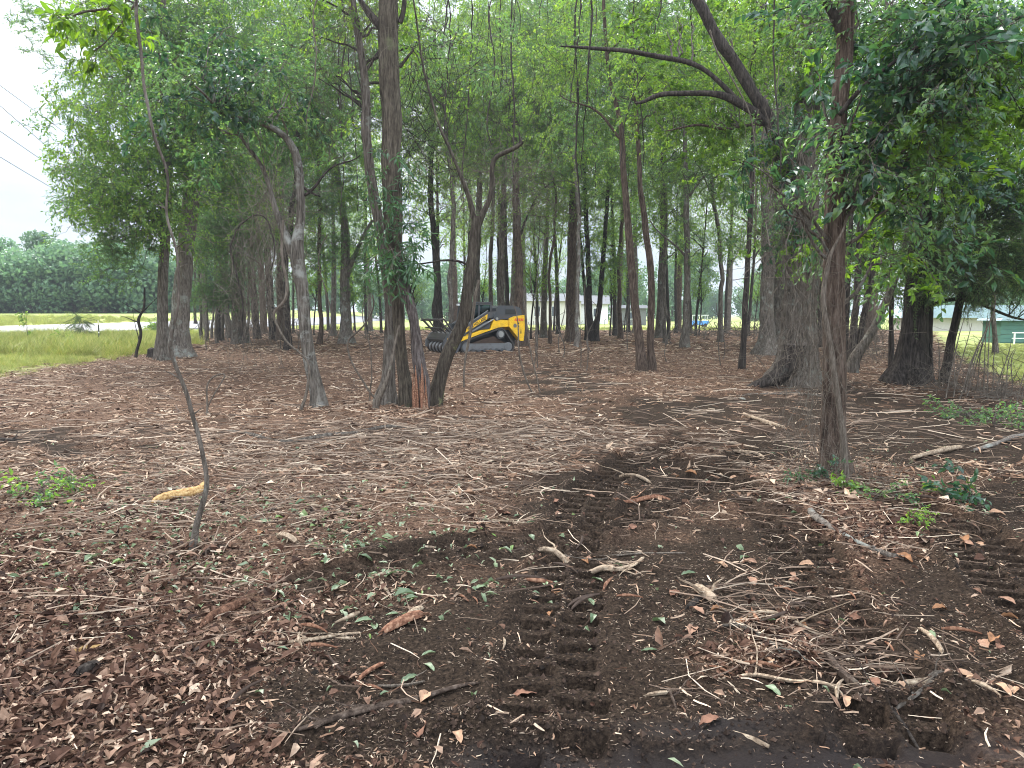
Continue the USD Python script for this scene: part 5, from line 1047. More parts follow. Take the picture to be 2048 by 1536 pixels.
obj('tub', prism([(-1.5, .35), (1.5, .35), (1.7, 1.05), (-1.7, 1.05)], -.7, .7, .1), P_BLUE, vv)
for q in (-1.4, 0, 1.4):
    for y_ in (-.6, .6): obj('upright', rod((q, y_, 1.05), (q, y_, 2.0), .05), P_WHITE, vv)
obj('canopy', box(-1.6, 1.6, -.75, .75, 2.0, 2.1), P_WHITE, vv)
for q in (-1, 1):
    for y_ in (-.72, .72): obj('wheel', tube([[q, y_ - .08, .3], [q, y_, .3], [q, y_ + .08, .3]], np.full(3, .3), 14), P_RUB, vv)
# green building with a pale rail at the far right
x, y = (2090 - CX) / F * 42, 42.0; z = float(macro(x, y))
gb_ = thing('green_building', 'low dark green building with pale roof and white rail beyond the right lawn', 'building', (x, y, z))
obj('wall', box(-2.6, 5, 0, 1.6, -.2, 1.28), P_GREEN, gb_)
obj('roof', prism([(-2.8, 1.282), (5.3, 1.282), (5.2, 1.42), (-2.7, 1.42)], -.3, 1.9), P_ROOFB, gb_)
for k in range(5): obj('siding_board', box(-2.6, 5, -.03, -.002, .05 + k * .24, .05 + k * .24 + .225), P_GREEN, gb_)
for k in range(9): obj('rail_post', box(-2.6 + k * .8, -2.54 + k * .8, -1.2, -1.14, -.1, .6), P_WHITE, gb_)
obj('rail', [box(-2.7, 4.5, -1.2, -1.14, .603, .66), box(-2.7, 4.5, -1.19, -1.15, .3, .34)], P_WHITE, gb_)
x, y = (1975 - CX) / F * 75, 75.0
rb = thing('blue_roofed_shed', 'long shed with pale blue roof behind the drooping dark branches', 'shed', (x, y, float(macro(x, y))), 0.1)
obj('wall', box(-7, 7, 0, 5, -.2, 1.3), P_WALL, rb); obj('roof', prism([(-7.5, 1.31), (7.5, 1.31), (6.5, 2.6), (-6.5, 2.6)], -.6, 5.6), P_ROOFB, rb)

# ------------------------------------------------------------------ ground cover: leaf litter, chips, twigs, clods, grass
def scatter(n, y0, y1, falloff, weight, xmax=None):
    """n spots on the ground in view, denser near by, kept in proportion to weight(x, y, px, py)"""
    out = np.zeros((0, 2))
    while len(out) < n:
        u = R.random(n * 2 + 100)
        a_ = 1 - falloff + 1                      # area density ~ y^-falloff, width grows with y
        y = (y0 ** a_ + u * (y1 ** a_ - y0 ** a_)) ** (1 / a_) if abs(a_) > 1e-6 else y0 * (y1 / y0) ** u
        x = R.uniform(-0.80, 0.80, len(y)) * y
        px, py = project(x, y, macro(x, y))
        w = weight(x, y, px, py) * (0.35 + 0.65 * sstep(.36, .58, meshkit.fbm(np.stack([x * 2.6, y * 2.6, 0 * x], -1), 3, 71))); k = R.random(len(y)) < w
        out = np.vstack([out, np.stack([x, y], 1)[k]])
    return out[:n]
def grass_of(x, y): return zones(x, y)[1]
def mulch_of(x, y): return zones(x, y)[0] * (1 - relief(x, y)[1] * .85)
def dead_leaf_w(x, y, px, py):
    m = mulch_of(x, y) * (1 - grass_of(x, y))
    dense = np.clip(ell(px, py, 120, 1330, 560, 250) * 1.0 + ell(px, py, 1620, 1330, 260, 90) * .8 + ell(px, py, 1680, 1060, 220, 90) * .7 + ell(px, py, 1900, 1430, 260, 110) * .25 + 0.04, 0, 1)
    return np.clip(dense * (0.03 + m), 0, 1)
def flat_leaves(pts, L, W, tilt, lift, shape='oval', curl=0.25, fold=0.35):
    n = len(pts); z = H(pts[:, 0], pts[:, 1])
    yaw = R.uniform(0, 6.28, n)
    D = np.stack([np.cos(yaw), np.sin(yaw), R.normal(0, tilt, n)], 1); N = unit(np.array([0, 0, 1.]) + R.normal(0, tilt, (n, 3)))
    return leaves(np.c_[pts, z + lift * R.uniform(0.2, 1.6, n)], D, N, L * (g_ := np.minimum(np.exp(R.normal(-.15, .45, n)), 1.55)) * R.uniform(.7, 1.3, n), W * g_ * R.uniform(.5, 1.4, n), curl * 1.0, fold, shape)
def sticks(pts, Lr, rr, flat=1.0, bend=0.12, lift=0.012, tilt=0.12, sides=3, yawf=None):
    n = len(pts); yaw = R.uniform(0, 6.28, n) if yawf is None else yawf(n); l = R.uniform(*Lr, n) ** 1.0
    t_ = np.linspace(-.5, .5, 4)[None, :, None]
    d = np.stack([np.cos(yaw), np.sin(yaw), R.normal(0, tilt, n)], 1)[:, None]
    s_ = np.stack([-np.sin(yaw), np.cos(yaw), np.zeros(n)], 1)[:, None]
    c = np.c_[pts, H(pts[:, 0], pts[:, 1]) + lift * R.uniform(.5, 1.8, n)][:, None]
    b = R.normal(0, bend, n)[:, None, None] * l[:, None, None]
    P = c + d * t_ * l[:, None, None] + s_ * b * (4 * t_ ** 2) + R.normal(0, 0.03, (n, 4, 3)) * l[:, None, None] * [1, 1, .3]
    r = R.uniform(*rr, n)[:, None] * np.array([0.9, 1.0, 0.85, 0.4])[None]
    return strands(P, r, sides)
def put(name, mesh, mat, label, cat):
    return tag(obj(name, mesh, mat), label, cat, kind='stuff')
put('dead_leaf_litter', join([flat_leaves(scatter(36000, 2.2, 9, 1.3, dead_leaf_w), 0.036, 0.017, 0.6, 0.014), flat_leaves(scatter(3600, 2.2, 7, 1.0, dead_leaf_w), 0.058, 0.027, 0.6, 0.022)]), D_LEAF,
    'brown curled dead leaves and bark scraps littering the near floor', 'leaf litter')
put('dead_leaf_litter', flat_leaves(scatter(26000, 6, 45, 1.4, lambda x, y, px, py: np.clip(0.05 + mulch_of(x, y), 0, 1) * (1 - grass_of(x, y))), 0.07, 0.032, 0.45, 0.02, 'diamond'), D_CHIP, 'reddish leaf and bark scraps over the far mulch', 'leaf litter')
green_w = lambda x, y, px, py: np.clip(ell(px, py, 330, 1090, 420, 120, 1.2) + 0.4 * ell(px, py, 760, 1120, 260, 90) + 0.25 * ell(px, py, 1750, 980, 200, 70) + 0.1 * ell(px, py, 450, 960, 400, 60) + 0.012, 0, 1) * (1 - .6 * relief(x, y)[1])
put('torn_green_leaves', join([flat_leaves(scatter(2600, 2.4, 9, 1.0, green_w), 0.04, 0.019, 0.35, 0.02), flat_leaves(scatter(260, 2.4, 9, 1.0, green_w), 0.07, 0.03, 0.35, 0.025)]), L_FALLEN,
    'torn pale green leaves shredded over the litter at the left', 'leaf litter')
chip_w = lambda x, y, px, py: np.clip(0.07 + mulch_of(x, y) ** 1.2, 0, 1) * (1 - grass_of(x, y)) * (1 - .85 * relief(x, y)[2])
put('wood_chips', join([sticks(scatter(26000, 2.2, 9, 1.4, chip_w), (0.008, 0.04), (0.0012, 0.0034), bend=.05, lift=.006, tilt=.3), sticks(scatter(5000, 2.2, 9, 1.0, chip_w), (0.03, 0.11), (0.002, 0.006), bend=.06, tilt=.25)]), D_CHIP,
    'shredded wood chips mixed into the near soil', 'wood chips')
put('soil_fibres', sticks(scatter(16000, 2.2, 7, 1.3, lambda x, y, px, py: np.clip(1.05 - mulch_of(x, y), 0.1, 1) * (1 - grass_of(x, y)) * (1 - .6 * relief(x, y)[2])), (0.005, 0.022), (0.0007, 0.0016), bend=.12, lift=.004, tilt=.25), D_TWIG, 'fine pale root fibres and specks in the dark soil', 'fibres')
put('wood_chips', join([sticks(scatter(24000, 7, 38, 1.4, chip_w), (0.05, 0.24), (0.004, 0.010), bend=.06, lift=.02, tilt=.2), sticks(scatter(5000, 30, 75, 1.2, chip_w), (0.2, 0.6), (0.012, 0.03), bend=.06, lift=.03, tilt=.2)]), D_CHIP,
    'pinkish wood chips covering the floor farther off', 'wood chips')
twig_w = lambda x, y, px, py: np.clip(ell(px, py, 480, 960, 480, 85, 1.1) + .7 * ell(px, py, 900, 900, 300, 70) + .55 * ell(px, py, 1280, 905, 330, 50) + .65 * ell(px, py, 1560, 1000, 250, 70) + .8 * ell(px, py, 1620, 1320, 190, 80) + .6 * ell(px, py, 1880, 1370, 190, 90) + .35 * ell(px, py, 1780, 900, 300, 80)
                                      + .7 * ell(px, py, 1560, 1230, 110, 70) + .3 * ell(px, py, 300, 1180, 400, 120) + 0.05, 0, 1) * (1 - grass_of(x, y)) * np.maximum(0.22 + 0.78 * mulch_of(x, y), 0.8 * ell(px, py, 1620, 1320, 190, 80)) * (1 - .8 * relief(x, y)[2])
horiz = lambda n: R.normal(0, 0.85, n) + np.pi * R.integers(0, 2, n)
put('twig_litter', join([sticks(scatter(6000, 2.4, 11, .6, twig_w), (0.08, 0.42), (0.0015, 0.0042), lift=.02, tilt=.14, yawf=horiz), sticks(scatter(1300, 3.2, 11, .3, twig_w), (0.25, 0.85), (0.002, 0.006), lift=.03, tilt=.1, bend=.16, yawf=horiz)]), D_TWIG,
    'straw-coloured shredded twigs and vines strewn over the floor', 'twigs')
feet = [(638, 818, .35), (790, 812, .4), (835, 820, .4), (872, 806, .35), (1670, 948, .3), (1590, 775, .9), (1815, 772, .8), (1290, 744, .4), (326, 725, .5), (365, 716, .6), (384, 1104, .12), (1484, 742, .3), (1888, 772, .3)]
fp = np.vstack([np.c_[ground0(a_, b_)] + R.normal(0, 1, (70, 2)) * r_ * [1.25, .9] + [0, -r_ * .35] for a_, b_, r_ in feet])
put('foot_litter', join([sticks(fp[::2], (0.06, 0.35), (0.0015, 0.006), lift=.03, tilt=.3, bend=.15)]), D_TWIG, 'broken twigs drifted round the feet of the trunks', 'twigs')
put('foot_litter', flat_leaves(fp, 0.055, 0.026, .5, .03), D_LEAF, 'dead leaves drifted round the feet of the trunks', 'leaf litter')
put('twig_litter', sticks(scatter(2300, 9, 40, 1.1, lambda x, y, px, py: (0.3 + twig_w(x, y, px, py)) * (1 - grass_of(x, y))), (0.2, 0.9), (0.004, 0.012), lift=.03, tilt=.1, yawf=horiz), D_TWIG, 'pale sticks scattered over the far mulch', 'twigs')
cl = []
cp = scatter(20000, 2.2, 8, 1.3, lambda x, y, px, py: np.clip(0.25 + .9 * np.exp(-((py - 1455) / 40) ** 2) + .6 * ell(px, py, 1100, 960, 300, 60) + .5 * relief(x, y)[1], 0, 1) * (1 - .7 * relief(x, y)[2]) * (1 - grass_of(x, y)) * (px > 450))
ico = trimesh.creation.icosphere(1, 1.0); iv, if_ = np.array(ico.vertices), np.array(ico.faces)
oct_v = np.array([[1, 0, 0], [-1, 0, 0], [0, 1, 0], [0, -1, 0], [0, 0, 1], [0, 0, -1.]]); oct_f = np.array([[0, 2, 4], [2, 1, 4], [1, 3, 4], [3, 0, 4], [2, 0, 5], [1, 2, 5], [3, 1, 5], [0, 3, 5]])
sz = R.uniform(.003, .009, len(cp)) * (1 + 1.3 * (R.random(len(cp)) > .93))
V = np.c_[cp, H(cp[:, 0], cp[:, 1])][:, None] + oct_v[None] * R.uniform(.6, 1.4, (len(cp), 6, 1)) * sz[:, None, None]
put('soil_clods', (V.reshape(-1, 3), (np.arange(len(cp))[:, None, None] * 6 + oct_f[None]).reshape(-1, 3)), D_CLOD, 'small crumbs of dark soil thrown up by the crawler tracks', 'soil')

# grass
gcls = []
for k in range(3):
    c = class_prim(f'class_grass_tuft_{k}'); n = 46
    b = np.c_[R.normal(0, .16, (n, 2)), np.zeros(n)]; hgt = R.uniform(.5, 1.0, n) * [0.26, 0.42, 0.62][k]
    d = unit(np.c_[R.normal(0, .33, (n, 2)), np.ones(n)]); t_ = np.linspace(0, 1, 4)[None, :, None]
    P = b[:, None] + d[:, None] * hgt[:, None, None] * t_; P[..., :2] += d[:, None, :2] * (hgt[:, None, None] * t_ ** 2) * .9
    w = np.array([.006, .006, .004, .0008])[None].repeat(n, 0) * R.uniform(.7, 1.4, n)[:, None]
    mesh_at(f'{c.GetPath()}/blades', strands(P, w, 3), L_GRASS); gcls.append(c)
def grass_field(name, label, pts, scale, weights):
    pi = UsdGeom.PointInstancer.Define(stage, path_for(name)); n = len(pts)
    for i, c in enumerate(gcls):
        q = UsdGeom.Xform.Define(stage, f'{pi.GetPath()}/tuft_{i:03d}').GetPrim(); q.GetReferences().AddInternalReference(c.GetPath()); pi.GetPrototypesRel().AddTarget(q.GetPath())
    pi.CreateProtoIndicesAttr(Vt.IntArray.FromNumpy(R.choice(3, n, p=weights).astype(np.int32)))
    pi.CreatePositionsAttr(Vt.Vec3fArray.FromNumpy(np.c_[pts, H(pts[:, 0], pts[:, 1]) - .01].astype(np.float32)))
    q = quats(R.uniform(-3.1, 3.1, n), R.normal(0, .1, n), R.normal(0, .1, n)); pi.CreateOrientationsAttr(Vt.QuathArray([Gf.Quath(*map(float, a_)) for a_ in q]))
    pi.CreateScalesAttr(Vt.Vec3fArray.FromNumpy(np.repeat((scale * R.uniform(.6, 1.35, n))[:, None], 3, 1).astype(np.float32)))
    tag(pi.GetPrim(), label, 'grass', kind='stuff')
on_road = lambda x, y: np.min(np.hypot(rc[:, 0][None] - x[:, None], rc[:, 1][None] - y[:, None]), 1)
def verge(n, y0, y1):
    out = np.zeros((0, 2))
    while len(out) < n:
        y = R.uniform(y0, y1, n); x = R.uniform(-.85, -.40, n) * y
        px, py = project(x, y, macro(x, y)); k = (R.random(n) < grass_of(x, y)) & (on_road(x, y) > 4.2) & (px < 430)
        out = np.vstack([out, np.c_[x, y][k]])
    return out[:n]
vp = verge(4200, 19, 45); _, vpy = project(vp[:, 0], vp[:, 1], macro(vp[:, 0], vp[:, 1]))
grass_field('tall_grass', 'long rank grass of the left verge before the road', vp, np.where(vpy < 715, 1.0, 0.45), [.4, .4, .2])
grass_field('field_grass', 'pale grass of the field across the road', verge(2600, 45, 75), np.full(2600, .7), [.5, .4, .1])
def lawnpts(n):
    out = np.zeros((0, 2))
    while len(out) < n:
        y = R.uniform(15, 40, n); x = R.uniform(.5, .80, n) * y; px, py = project(x, y, macro(x, y)); k = (R.random(n) < grass_of(x, y) ** 2)
        out = np.vstack([out, np.c_[x, y][k]])
    return out[:n]
grass_field('lawn_grass', 'short bright grass of the right-hand lawn', lawnpts(2600), np.full(2600, .28), [.7, .3, 0])
bpt = np.c_[R.uniform(-25, 40, 1500), R.uniform(77, 92, 1500)]
grass_field('lawn_grass', 'bright grass of the lawn behind the far trunks', bpt, np.full(1500, .7), [.6, .4, 0])

# weeds in the verge and seedlings by the near tree
def weed(name, label, px, py, hpx, Z, kind, sc, lean=0, nl=10, nst=3):
    g = np.array([*ground0(px, py)]); b = np.array([g[0], g[1], float(H(*g)[0])]); hh = hpx * g[1] / F
    t = thing(name, label, 'weed', b); P = []
    for k in range(nst):
        t_ = np.linspace(0, 1, 8)[:, None]; d = np.array([lean * hh + R.normal(0, .1 * hh), R.normal(0, .1 * hh), hh * R.uniform(.7, 1.0)])
        c = d * t_ + np.array([R.normal(0, .05), 0, 0]) * t_ ** 2; obj('stem', tube(c, np.linspace(.012, .004, 8) * min(1, hh), 5), VINE, t); P.append(c[2:])
    P = np.vstack(P); instancer('leaves', t, P[R.integers(0, len(P), nl)], kind, np.full(nl, sc))
weed('tall_weed', 'tall sparse weed with roundish leaves, leftmost above the long grass', 58, 690, 78, 0, 'young', 0.8, 0.0, 9)
weed('tall_weed', 'feathery leaning weed rising over the long grass before the road', 178, 682, 66, 0, 'cypress', 1.5, -.35, 18)
weed('leafy_bush', 'small leafy bush in the long grass left of the cream-tipped post', 128, 690, 28, 0, 'bright', 0.9, 0, 26, 4)
weed('roadside_bush', 'bright green bush beside the road behind the straight stout trunk', 312, 662, 18, 0, 'bright', 1.5, 0, 30, 4)
for k, (px, py, lab) in enumerate([(1600, 965, 'broad-leaved green seedling left of the nearest trunk'), (1655, 968, 'dark green seedling at the front foot of the nearest trunk'), (1712, 985, 'pale green seedling right of the nearest trunk'), (1768, 1005, 'green weed in the twigs right of the nearest trunk'),
                                   (1830, 1065, 'thin pale stalk standing in the brown leaves at the right'), (1960, 1010, 'low patch of broad green leaves on the dark soil at the right'), (1895, 1000, 'small green sprig in the dark soil right of the nearest trunk')]):
    weed('seedling', lab, px, py, [34, 30, 44, 36, 50, 22, 24][k], 0, ['vine', 'broad', 'young', 'oak', 'bright', 'broad', 'young'][k], [.5, .55, .42, .5, .3, .7, .4][k], 0, [5, 6, 6, 8, 5, 12, 5][k], 2)
for px, py, hp, lab, n in ((75, 1000, 40, 'heap of cut green leafy sprigs lying on the litter at the left', 20), (1930, 830, 14, 'low green patch of cut leaves on the soil at the far right', 26), (1985, 850, 12, 'flat green sprigs at the right edge beside a pale log', 18)):
    weed('leafy_cuttings', lab, px, py, hp, 0, ['oak', 'bright'] if n == 20 else 'oak', .62 if n == 20 else .8, .3, n, 4)

# ------------------------------------------------------------------ single sticks, chunks and leaves one can point to
def lay(name, label, pts, mat, cat='stick', sides=7, n=24, lift=0.6, jag=True, twigs_=0, group=None):
    lift = 0.95; P = []
    for q in pts:
        x, y = ground0(q[0], q[1]); r = 0.38 * q[2] * y / F; P.append([x, y, float(H(x, y)[0]) + r * lift + (q[3] if len(q) > 3 else 0), r])
    C, s = spline(P, n); C[1:-1, :3] += R.normal(0, .05, (n - 2, 3)) * C[1:-1, 3:4]
    b = C[n // 2, :3].copy(); t = thing(name, label, cat, b, group=group)
    rr = np.maximum(C[:, 3], .0015); ph = R.uniform(0, 6)
    obj('stem', shift(tube(C[:, :3], rr, sides, True, lambda a_, s_: 1 + .16 * np.cos(2 * a_ + ph + s_ * 5) + .1 * np.cos(5 * a_ + 9 * s_)), b), mat, t, smooth=40)
    if jag:
        for e, dr in ((0, -1), (-1, 1)):
            d = unit(C[e, :3] - C[(2 if e == 0 else -3), :3])
            for k in range(3):
                o = rnd_dir(1)[0] * rr[e] * .55; obj('splinter', shift(tube([C[e, :3] + o - d * rr[e], C[e, :3] + o + d * rr[e] * R.uniform(1.0, 3.5)], [rr[e] * .42, rr[e] * .08], 4), b), mat, t)
    for k in range(twigs_):
        i_ = R.integers(3, n - 3); d = unit(np.array([R.normal(0, 1), R.normal(0, 1), abs(R.normal(0, .35))])); l = R.uniform(.1, .4)
        obj('side_twig', shift(tube(C[i_, :3] + d * l * np.linspace(0, 1, 5)[:, None] + R.normal(0, .008, (5, 3)), np.linspace(rr[i_] * .5, .0015, 5), 4), b), mat, t)
    return t
ST = [
    ('fallen_branch', 'grey curving branch lying across the litter below the forked tree', [(440, 868, 7), (520, 876, 10), (590, 884, 13), (640, 876, 14), (700, 870, 12), (760, 862, 11), (815, 856, 7)], B_GREY, 3),
    ('fallen_branch', 'pale forked branch stripped of bark lying across the middle track', [(1078, 1103, 10), (1120, 1106, 16), (1160, 1122, 20), (1200, 1142, 18), (1228, 1148, 16)], WOOD_PALE, 1),
    ('pale_stick', 'frayed pale stick meeting the forked branch over the track', [(1222, 1150, 15), (1250, 1142, 13), (1285, 1122, 10)], WOOD_PALE, 4),
    ('green_twig', 'thin greenish twig behind the forked branch on the track', [(1170, 1108, 6), (1240, 1112, 6), (1310, 1106, 5), (1370, 1108, 4)], VINE, 4),
    ('wood_chunk', 'orange splintered chunk of wood on the soil left of the track', [(766, 1263, 16), (800, 1252, 26), (836, 1240, 22), (846, 1234, 12)], WOOD_RAW, 0),
    ('wood_chunk', 'short pale splinter propped on the orange chunk', [(815, 1238, 16), (830, 1225, 18), (843, 1214, 12)], WOOD_PALE, 0),
    ('wood_splinter', 'brown splinter lying diagonally on the soil at the lower left', [(712, 1352, 8), (735, 1338, 14), (765, 1322, 11)], WOOD_RAW, 0),
    ('fallen_branch', 'long brown bark-shedding branch on the soil at the bottom left', [(590, 1478, 8), (640, 1464, 16), (700, 1445, 22), (760, 1428, 18), (830, 1398, 16), (900, 1374, 14), (955, 1365, 8)], B_BROWN, 3),
    ('thin_stick', 'thin dry stick parallel above the long brown branch', [(756, 1364, 8), (800, 1360, 10), (845, 1354, 7)], VINE, 1),
    ('thin_stick', 'long tan stick slanting over the soil at the left', [(478, 1300, 7), (540, 1284, 10), (600, 1275, 12), (660, 1263, 9), (720, 1256, 5)], WOOD_PALE, 2),
    ('wood_chunk', 'bright yellow freshly torn branch beside the bare sapling', [(305, 1018, 12), (340, 1004, 26), (375, 994, 26), (408, 978, 22)], WOOD_GOLD, 0),
    ('wood_splinter', 'orange wood splinter among the brown leaves at the lower left', [(140, 1312, 10), (170, 1302, 18), (215, 1288, 12)], WOOD_GOLD, 0),
    ('charred_log', 'short black piece of wood in the brown leaves at the lower left', [(152, 1345, 20), (175, 1335, 30), (196, 1326, 22)], B_DARK, 0),
    ('white_chip', 'white curved chip of wood lying on the green litter', [(558, 1078, 14), (575, 1086, 22), (594, 1092, 15)], WOOD_PALE, 0),
    ('red_bark', 'torn sheet of red bark lying in the leaves at the lower left', [(400, 1250, 9), (432, 1232, 26), (462, 1220, 24), (490, 1204, 10)], B_RED, 0),
    ('fallen_branch', 'thick brown pole pointing up from the debris pile at the lower right', [(1738, 1402, 24), (1710, 1376, 26), (1680, 1345, 26), (1655, 1316, 22), (1630, 1290, 10)], B_BROWN, 1),
    ('grey_stick', 'long grey bent stick over the debris pile at the lower right', [(1442, 1256, 9), (1500, 1272, 12), (1560, 1296, 11), (1640, 1308, 9), (1726, 1324, 6)], B_GREY, 2),
    ('grey_stick', 'second grey stick forking below the long bent one', [(1500, 1276, 9), (1535, 1294, 9), (1570, 1318, 7)], B_GREY, 1),
    ('pale_stick', 'long pale split stick at the near side of the debris pile', [(1475, 1342, 8), (1530, 1358, 14), (1590, 1376, 13), (1640, 1380, 12), (1696, 1388, 7)], WOOD_PALE, 2),
    ('pale_stick', 'straw-coloured limb along the top of the debris pile', [(1490, 1240, 6), (1560, 1248, 12), (1620, 1254, 12), (1685, 1268, 8)], WOOD_PALE, 3),
    ('wood_splinter', 'broad tan splinter inside the debris pile', [(1575, 1290, 12), (1610, 1278, 20), (1652, 1264, 10)], WOOD_RAW, 0),
    ('grey_stick', 'grey rough branch arching behind the debris pile on the right', [(1790, 1422, 8), (1835, 1410, 11), (1865, 1385, 11), (1880, 1366, 11), (1910, 1362, 8)], B_GREY, 2),
    ('dark_stick', 'thin dark stick running down to the bottom right mud', [(1740, 1402, 7), (1790, 1440, 8), (1840, 1482, 7), (1870, 1530, 5)], B_DARK, 1),
    ('pale_stick', 'pale splinter upright in the soil at the right', [(1842, 1256, 12), (1862, 1280, 15), (1884, 1303, 11)], WOOD_PALE, 0),
    ('thin_stick', 'slender dark stick at the right leaning down the slope', [(1855, 1312, 6), (1900, 1345, 8), (1960, 1382, 5)], B_BROWN, 1),
    ('fallen_branch', 'long straight grey-brown branch sloping through the twigs below the nearest trunk', [(1620, 1040, 16), (1660, 1072, 18), (1720, 1100, 15), (1775, 1118, 14), (1808, 1128, 12)], B_PALE, 2),
    ('dark_stick', 'dark stub standing out of the twigs below the nearest trunk', [(1728, 1090, 12), (1738, 1078, 14), (1748, 1064, 8)], B_DARK, 0),
    ('wood_chunk', 'frayed pale stump end with fibres right of the middle track', [(1395, 1182, 24), (1410, 1194, 26), (1428, 1205, 20)], WOOD_PALE, 2),
    ('dark_stick', 'dark broken stub behind the frayed pale stump end', [(1376, 1206, 12), (1392, 1196, 16), (1408, 1186, 10)], B_DARK, 0),
    ('white_splinter', 'white splintered stick with a bent end near the bottom right of the track', [(1295, 1382, 9), (1318, 1384, 11), (1334, 1378, 10)], WOOD_PALE, 0),
    ('brown_splinter', 'short brown stick crossing the white splintered one', [(1336, 1372, 8), (1344, 1394, 10), (1352, 1412, 6)], B_BROWN, 1),
    ('fallen_branch', 'crooked pale branch at the right edge beyond the nearest trunk', [(1945, 908, 8), (1990, 898, 12), (2025, 884, 13), (2048, 870, 12), (2080, 850, 9)], B_PALE, 1),
    ('pale_log', 'pale broken log lying on dark soil right of the nearest trunk', [(1824, 920, 12), (1860, 912, 13), (1920, 904, 12)], WOOD_PALE, 1),
    ('pale_stick', 'long thin pale stick left of the nearest trunk', [(1440, 906, 6), (1480, 904, 8), (1510, 907, 7), (1528, 916, 4)], WOOD_PALE, 0),
    ('fallen_branch', 'pale fallen branch with stubs on the dark patch before the giant', [(1488, 832, 9), (1520, 846, 11), (1570, 858, 7)], WOOD_PALE, 4),
    ('fallen_branch', 'brown broken branch on the dark soil between the tracks', [(1232, 1014, 8), (1270, 1006, 11), (1320, 998, 9), (1345, 998, 5)], WOOD_RAW, 1),
    ('pale_stick', 'pale peeled stick on the mulch left of the dark patch', [(1218, 892, 8), (1245, 896, 10), (1268, 894, 5)], WOOD_PALE, 0),
    ('pale_stick', 'sinuous pale root among the shredded sticks in mid floor', [(1240, 952, 7), (1275, 962, 9), (1300, 970, 6)], WOOD_PALE, 2),
    ('thin_stick', 'thin branched twig behind the left of the track', [(896, 1028, 4), (930, 1030, 6), (980, 1036, 6), (1040, 1042, 5), (1100, 1044, 3)], WOOD_PALE, 5),
    ('thin_stick', 'long straight twig across the straw litter left of the mottled tree foot', [(500, 1050, 4), (560, 1022, 6), (640, 975, 5)], VINE, 2),
    ('pale_vine', 'pale bent vine stem curving away from the bare sapling foot', [(410, 1018, 8), (440, 1030, 9), (480, 1050, 9), (530, 1056, 8), (580, 1042, 5)], WOOD_PALE, 0),
    ('thin_stick', 'forked dry twig in the leaves at the lower left', [(304, 1250, 4), (345, 1240, 6), (372, 1262, 7), (374, 1280, 5)], VINE, 2),
    ('dark_stick', 'dark chunk of bark left of the bare sapling foot', [(380, 1125, 9), (410, 1112, 14), (450, 1096, 9)], B_BROWN, 0),
    ('pale_splinter', 'white splinter on bare soil left of the track', [(752, 1166, 7), (768, 1178, 10), (782, 1190, 6)], WOOD_PALE, 1),
    ('fallen_branch', 'dark branch lying in the mulch far left', [(-10, 890, 16), (15, 888, 14), (40, 886, 8)], B_DARK, 1),
    ('fallen_branch', 'dark log on the grass edge left of the forked snag', [(192, 706, 6), (215, 706, 8), (240, 708, 5)], B_DARK, 0),
    ('bare_branch', 'tangled grey branch lying at the foot of the giant trunk', [(1490, 800, 5), (1540, 788, 6), (1600, 790, 5), (1650, 802, 4)], B_PALE, 6),
]
for nm, lab, pts, mt, tw_ in ST: lay(nm, lab, pts, mt, nm.split('_')[-1], twigs_=tw_)
# pieces one could count but not tell apart
c_leaf, c_green, c_chip = [], [], []
for k in range(4):
    c = class_prim(f'class_dead_leaf_{k}'); th = np.linspace(-.5, .5, 7); ln = 0.11
    u_ = np.linspace(0, 1, 9); wd = 0.055 * np.sin(np.pi * np.clip(u_, .02, .98)) ** .7 * (1 + .12 * R.normal(size=9))
    G = np.stack([np.broadcast_to(u_[:, None] * ln, (9, 7)), th[None] * wd[:, None], (0.10 + .1 * k) * (np.abs(th[None]) ** 1.5) * wd[:, None] * 3 - .35 * ln * (u_[:, None] - .4) ** 2 + .012 + .003 * R.normal(size=(9, 7))], -1).reshape(-1, 3)
    i_ = (np.arange(8)[:, None] * 7 + np.arange(6)[None]).ravel(); f_ = np.vstack([np.stack([i_, i_ + 7, i_ + 8], 1), np.stack([i_, i_ + 8, i_ + 1], 1)])
    mesh_at(f'{c.GetPath()}/blade', (G, f_), litter_mat(f'single_leaf_{k}', [(0, [(0.17, .085, .055), (.26, .15, .10), (.36, .22, .14), (.24, .12, .06)][k]), (1, [(0.19, .10, .065), (.29, .17, .12), (.40, .26, .17), (.27, .14, .07)][k])]), smooth=True); c_leaf.append(c)
    if k < 3:
        c2 = class_prim(f'class_green_leaf_{k}'); mesh_at(f'{c2.GetPath()}/blade', (G * [1.1, .9, .8], f_), L_FALLEN, smooth=True); c_green.append(c2)
        c3 = class_prim(f'class_wood_scrap_{k}'); P = np.array([[0, 0, .008], [.06, .008, .014], [.13, 0, .010]]) * (1 + .3 * k)
        mesh_at(f'{c3.GetPath()}/scrap', tube(spline(np.c_[P, [.005, .009, .003]], 9)[0][:, :3], np.interp(np.linspace(0, 1, 9), [0, .3, 1], [.004, .009, .003]), 6, True, lambda a_, s_: 1 + .3 * np.cos(2 * a_)), [WOOD_PALE, WOOD_RAW, D_TWIG][k], smooth=30); c_chip.append(c3)
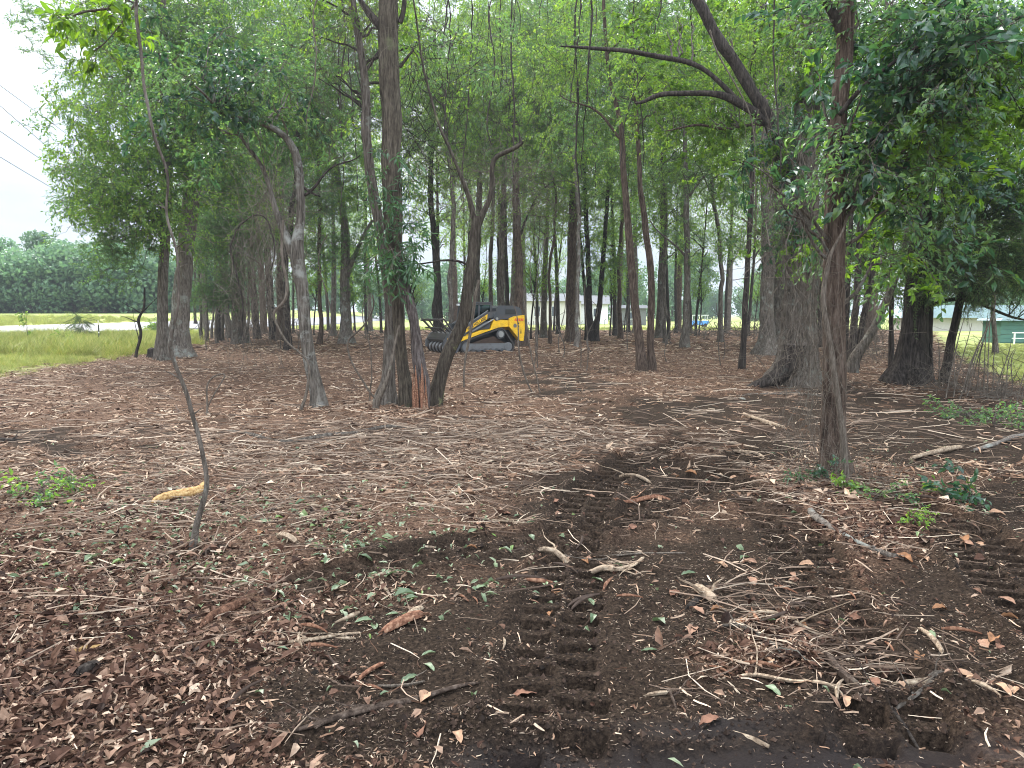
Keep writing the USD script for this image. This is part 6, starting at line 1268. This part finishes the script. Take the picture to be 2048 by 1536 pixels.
lp = scatter(110, 2.5, 7.5, .5, lambda x, y, px, py: np.clip((px > 480) * .3 + (px > 1400) * .6, 0, 1) * (px < 2060) * (px > -10))
for k, (x, y) in enumerate(lp): copy_of(c_leaf[k % 4], 'dead_leaf', ['dull brown dead leaf lying on the churned near floor', 'tan dead leaf lying on the churned near floor', 'pale buff dead leaf lying on the churned near floor', 'orange-brown dead leaf lying on the churned near floor'][k % 4], 'leaf', (x, y, float(H(x, y)[0]) + .004), R.uniform(0, 6.28), ['dull brown leaves on the near floor', 'tan leaves on the near floor', 'buff leaves on the near floor', 'orange-brown leaves on the near floor'][k % 4], R.uniform(.55, 1.15), R.normal(0, 16))
gp_ = scatter(46, 2.6, 6.5, .5, lambda x, y, px, py: np.clip(ell(px, py, 800, 1190, 260, 150) + .05, 0, 1))
for k, (x, y) in enumerate(gp_): copy_of(c_green[k % 3], 'green_leaf', 'freshly torn green leaf lying on bare soil near the track', 'leaf', (x, y, float(H(x, y)[0]) + .004), R.uniform(0, 6.28), 'green leaves on the bare soil', R.uniform(.45, .85), R.normal(0, 14))
wp = scatter(150, 2.5, 8, .5, lambda x, y, px, py: np.clip((px > 350) * .2 + 1.2 * ell(px, py, 1640, 1320, 200, 90) + twig_w(x, y, px, py), 0, 1) * (px > 0) * (px < 2048))
for k, (x, y) in enumerate(wp): copy_of(c_chip[k % 3], 'wood_scrap', ['pale stripped scrap of wood on the near floor', 'orange-brown scrap of wood on the near floor', 'dry straw-coloured scrap of wood on the near floor'][k % 3], 'wood scrap', (x, y, float(H(x, y)[0])), R.uniform(0, 6.28), ['pale wood scraps', 'orange-brown wood scraps', 'straw-coloured wood scraps'][k % 3], R.uniform(.6, 1.5))

# ------------------------------------------------------------------ the damp air of the day
HAZE = MAT('damp_air', {'v': ('principled_volume', {'color': (0.86, 0.93, 1.0), 'density': 0.0004, 'anisotropy': 0.2})}, volume='v.volume')
tag(obj('haze', box(-1500, 1500, -40, 1800, -3, 34), HAZE), 'faint damp haze in the air over the fields and wood', 'haze', kind='stuff')
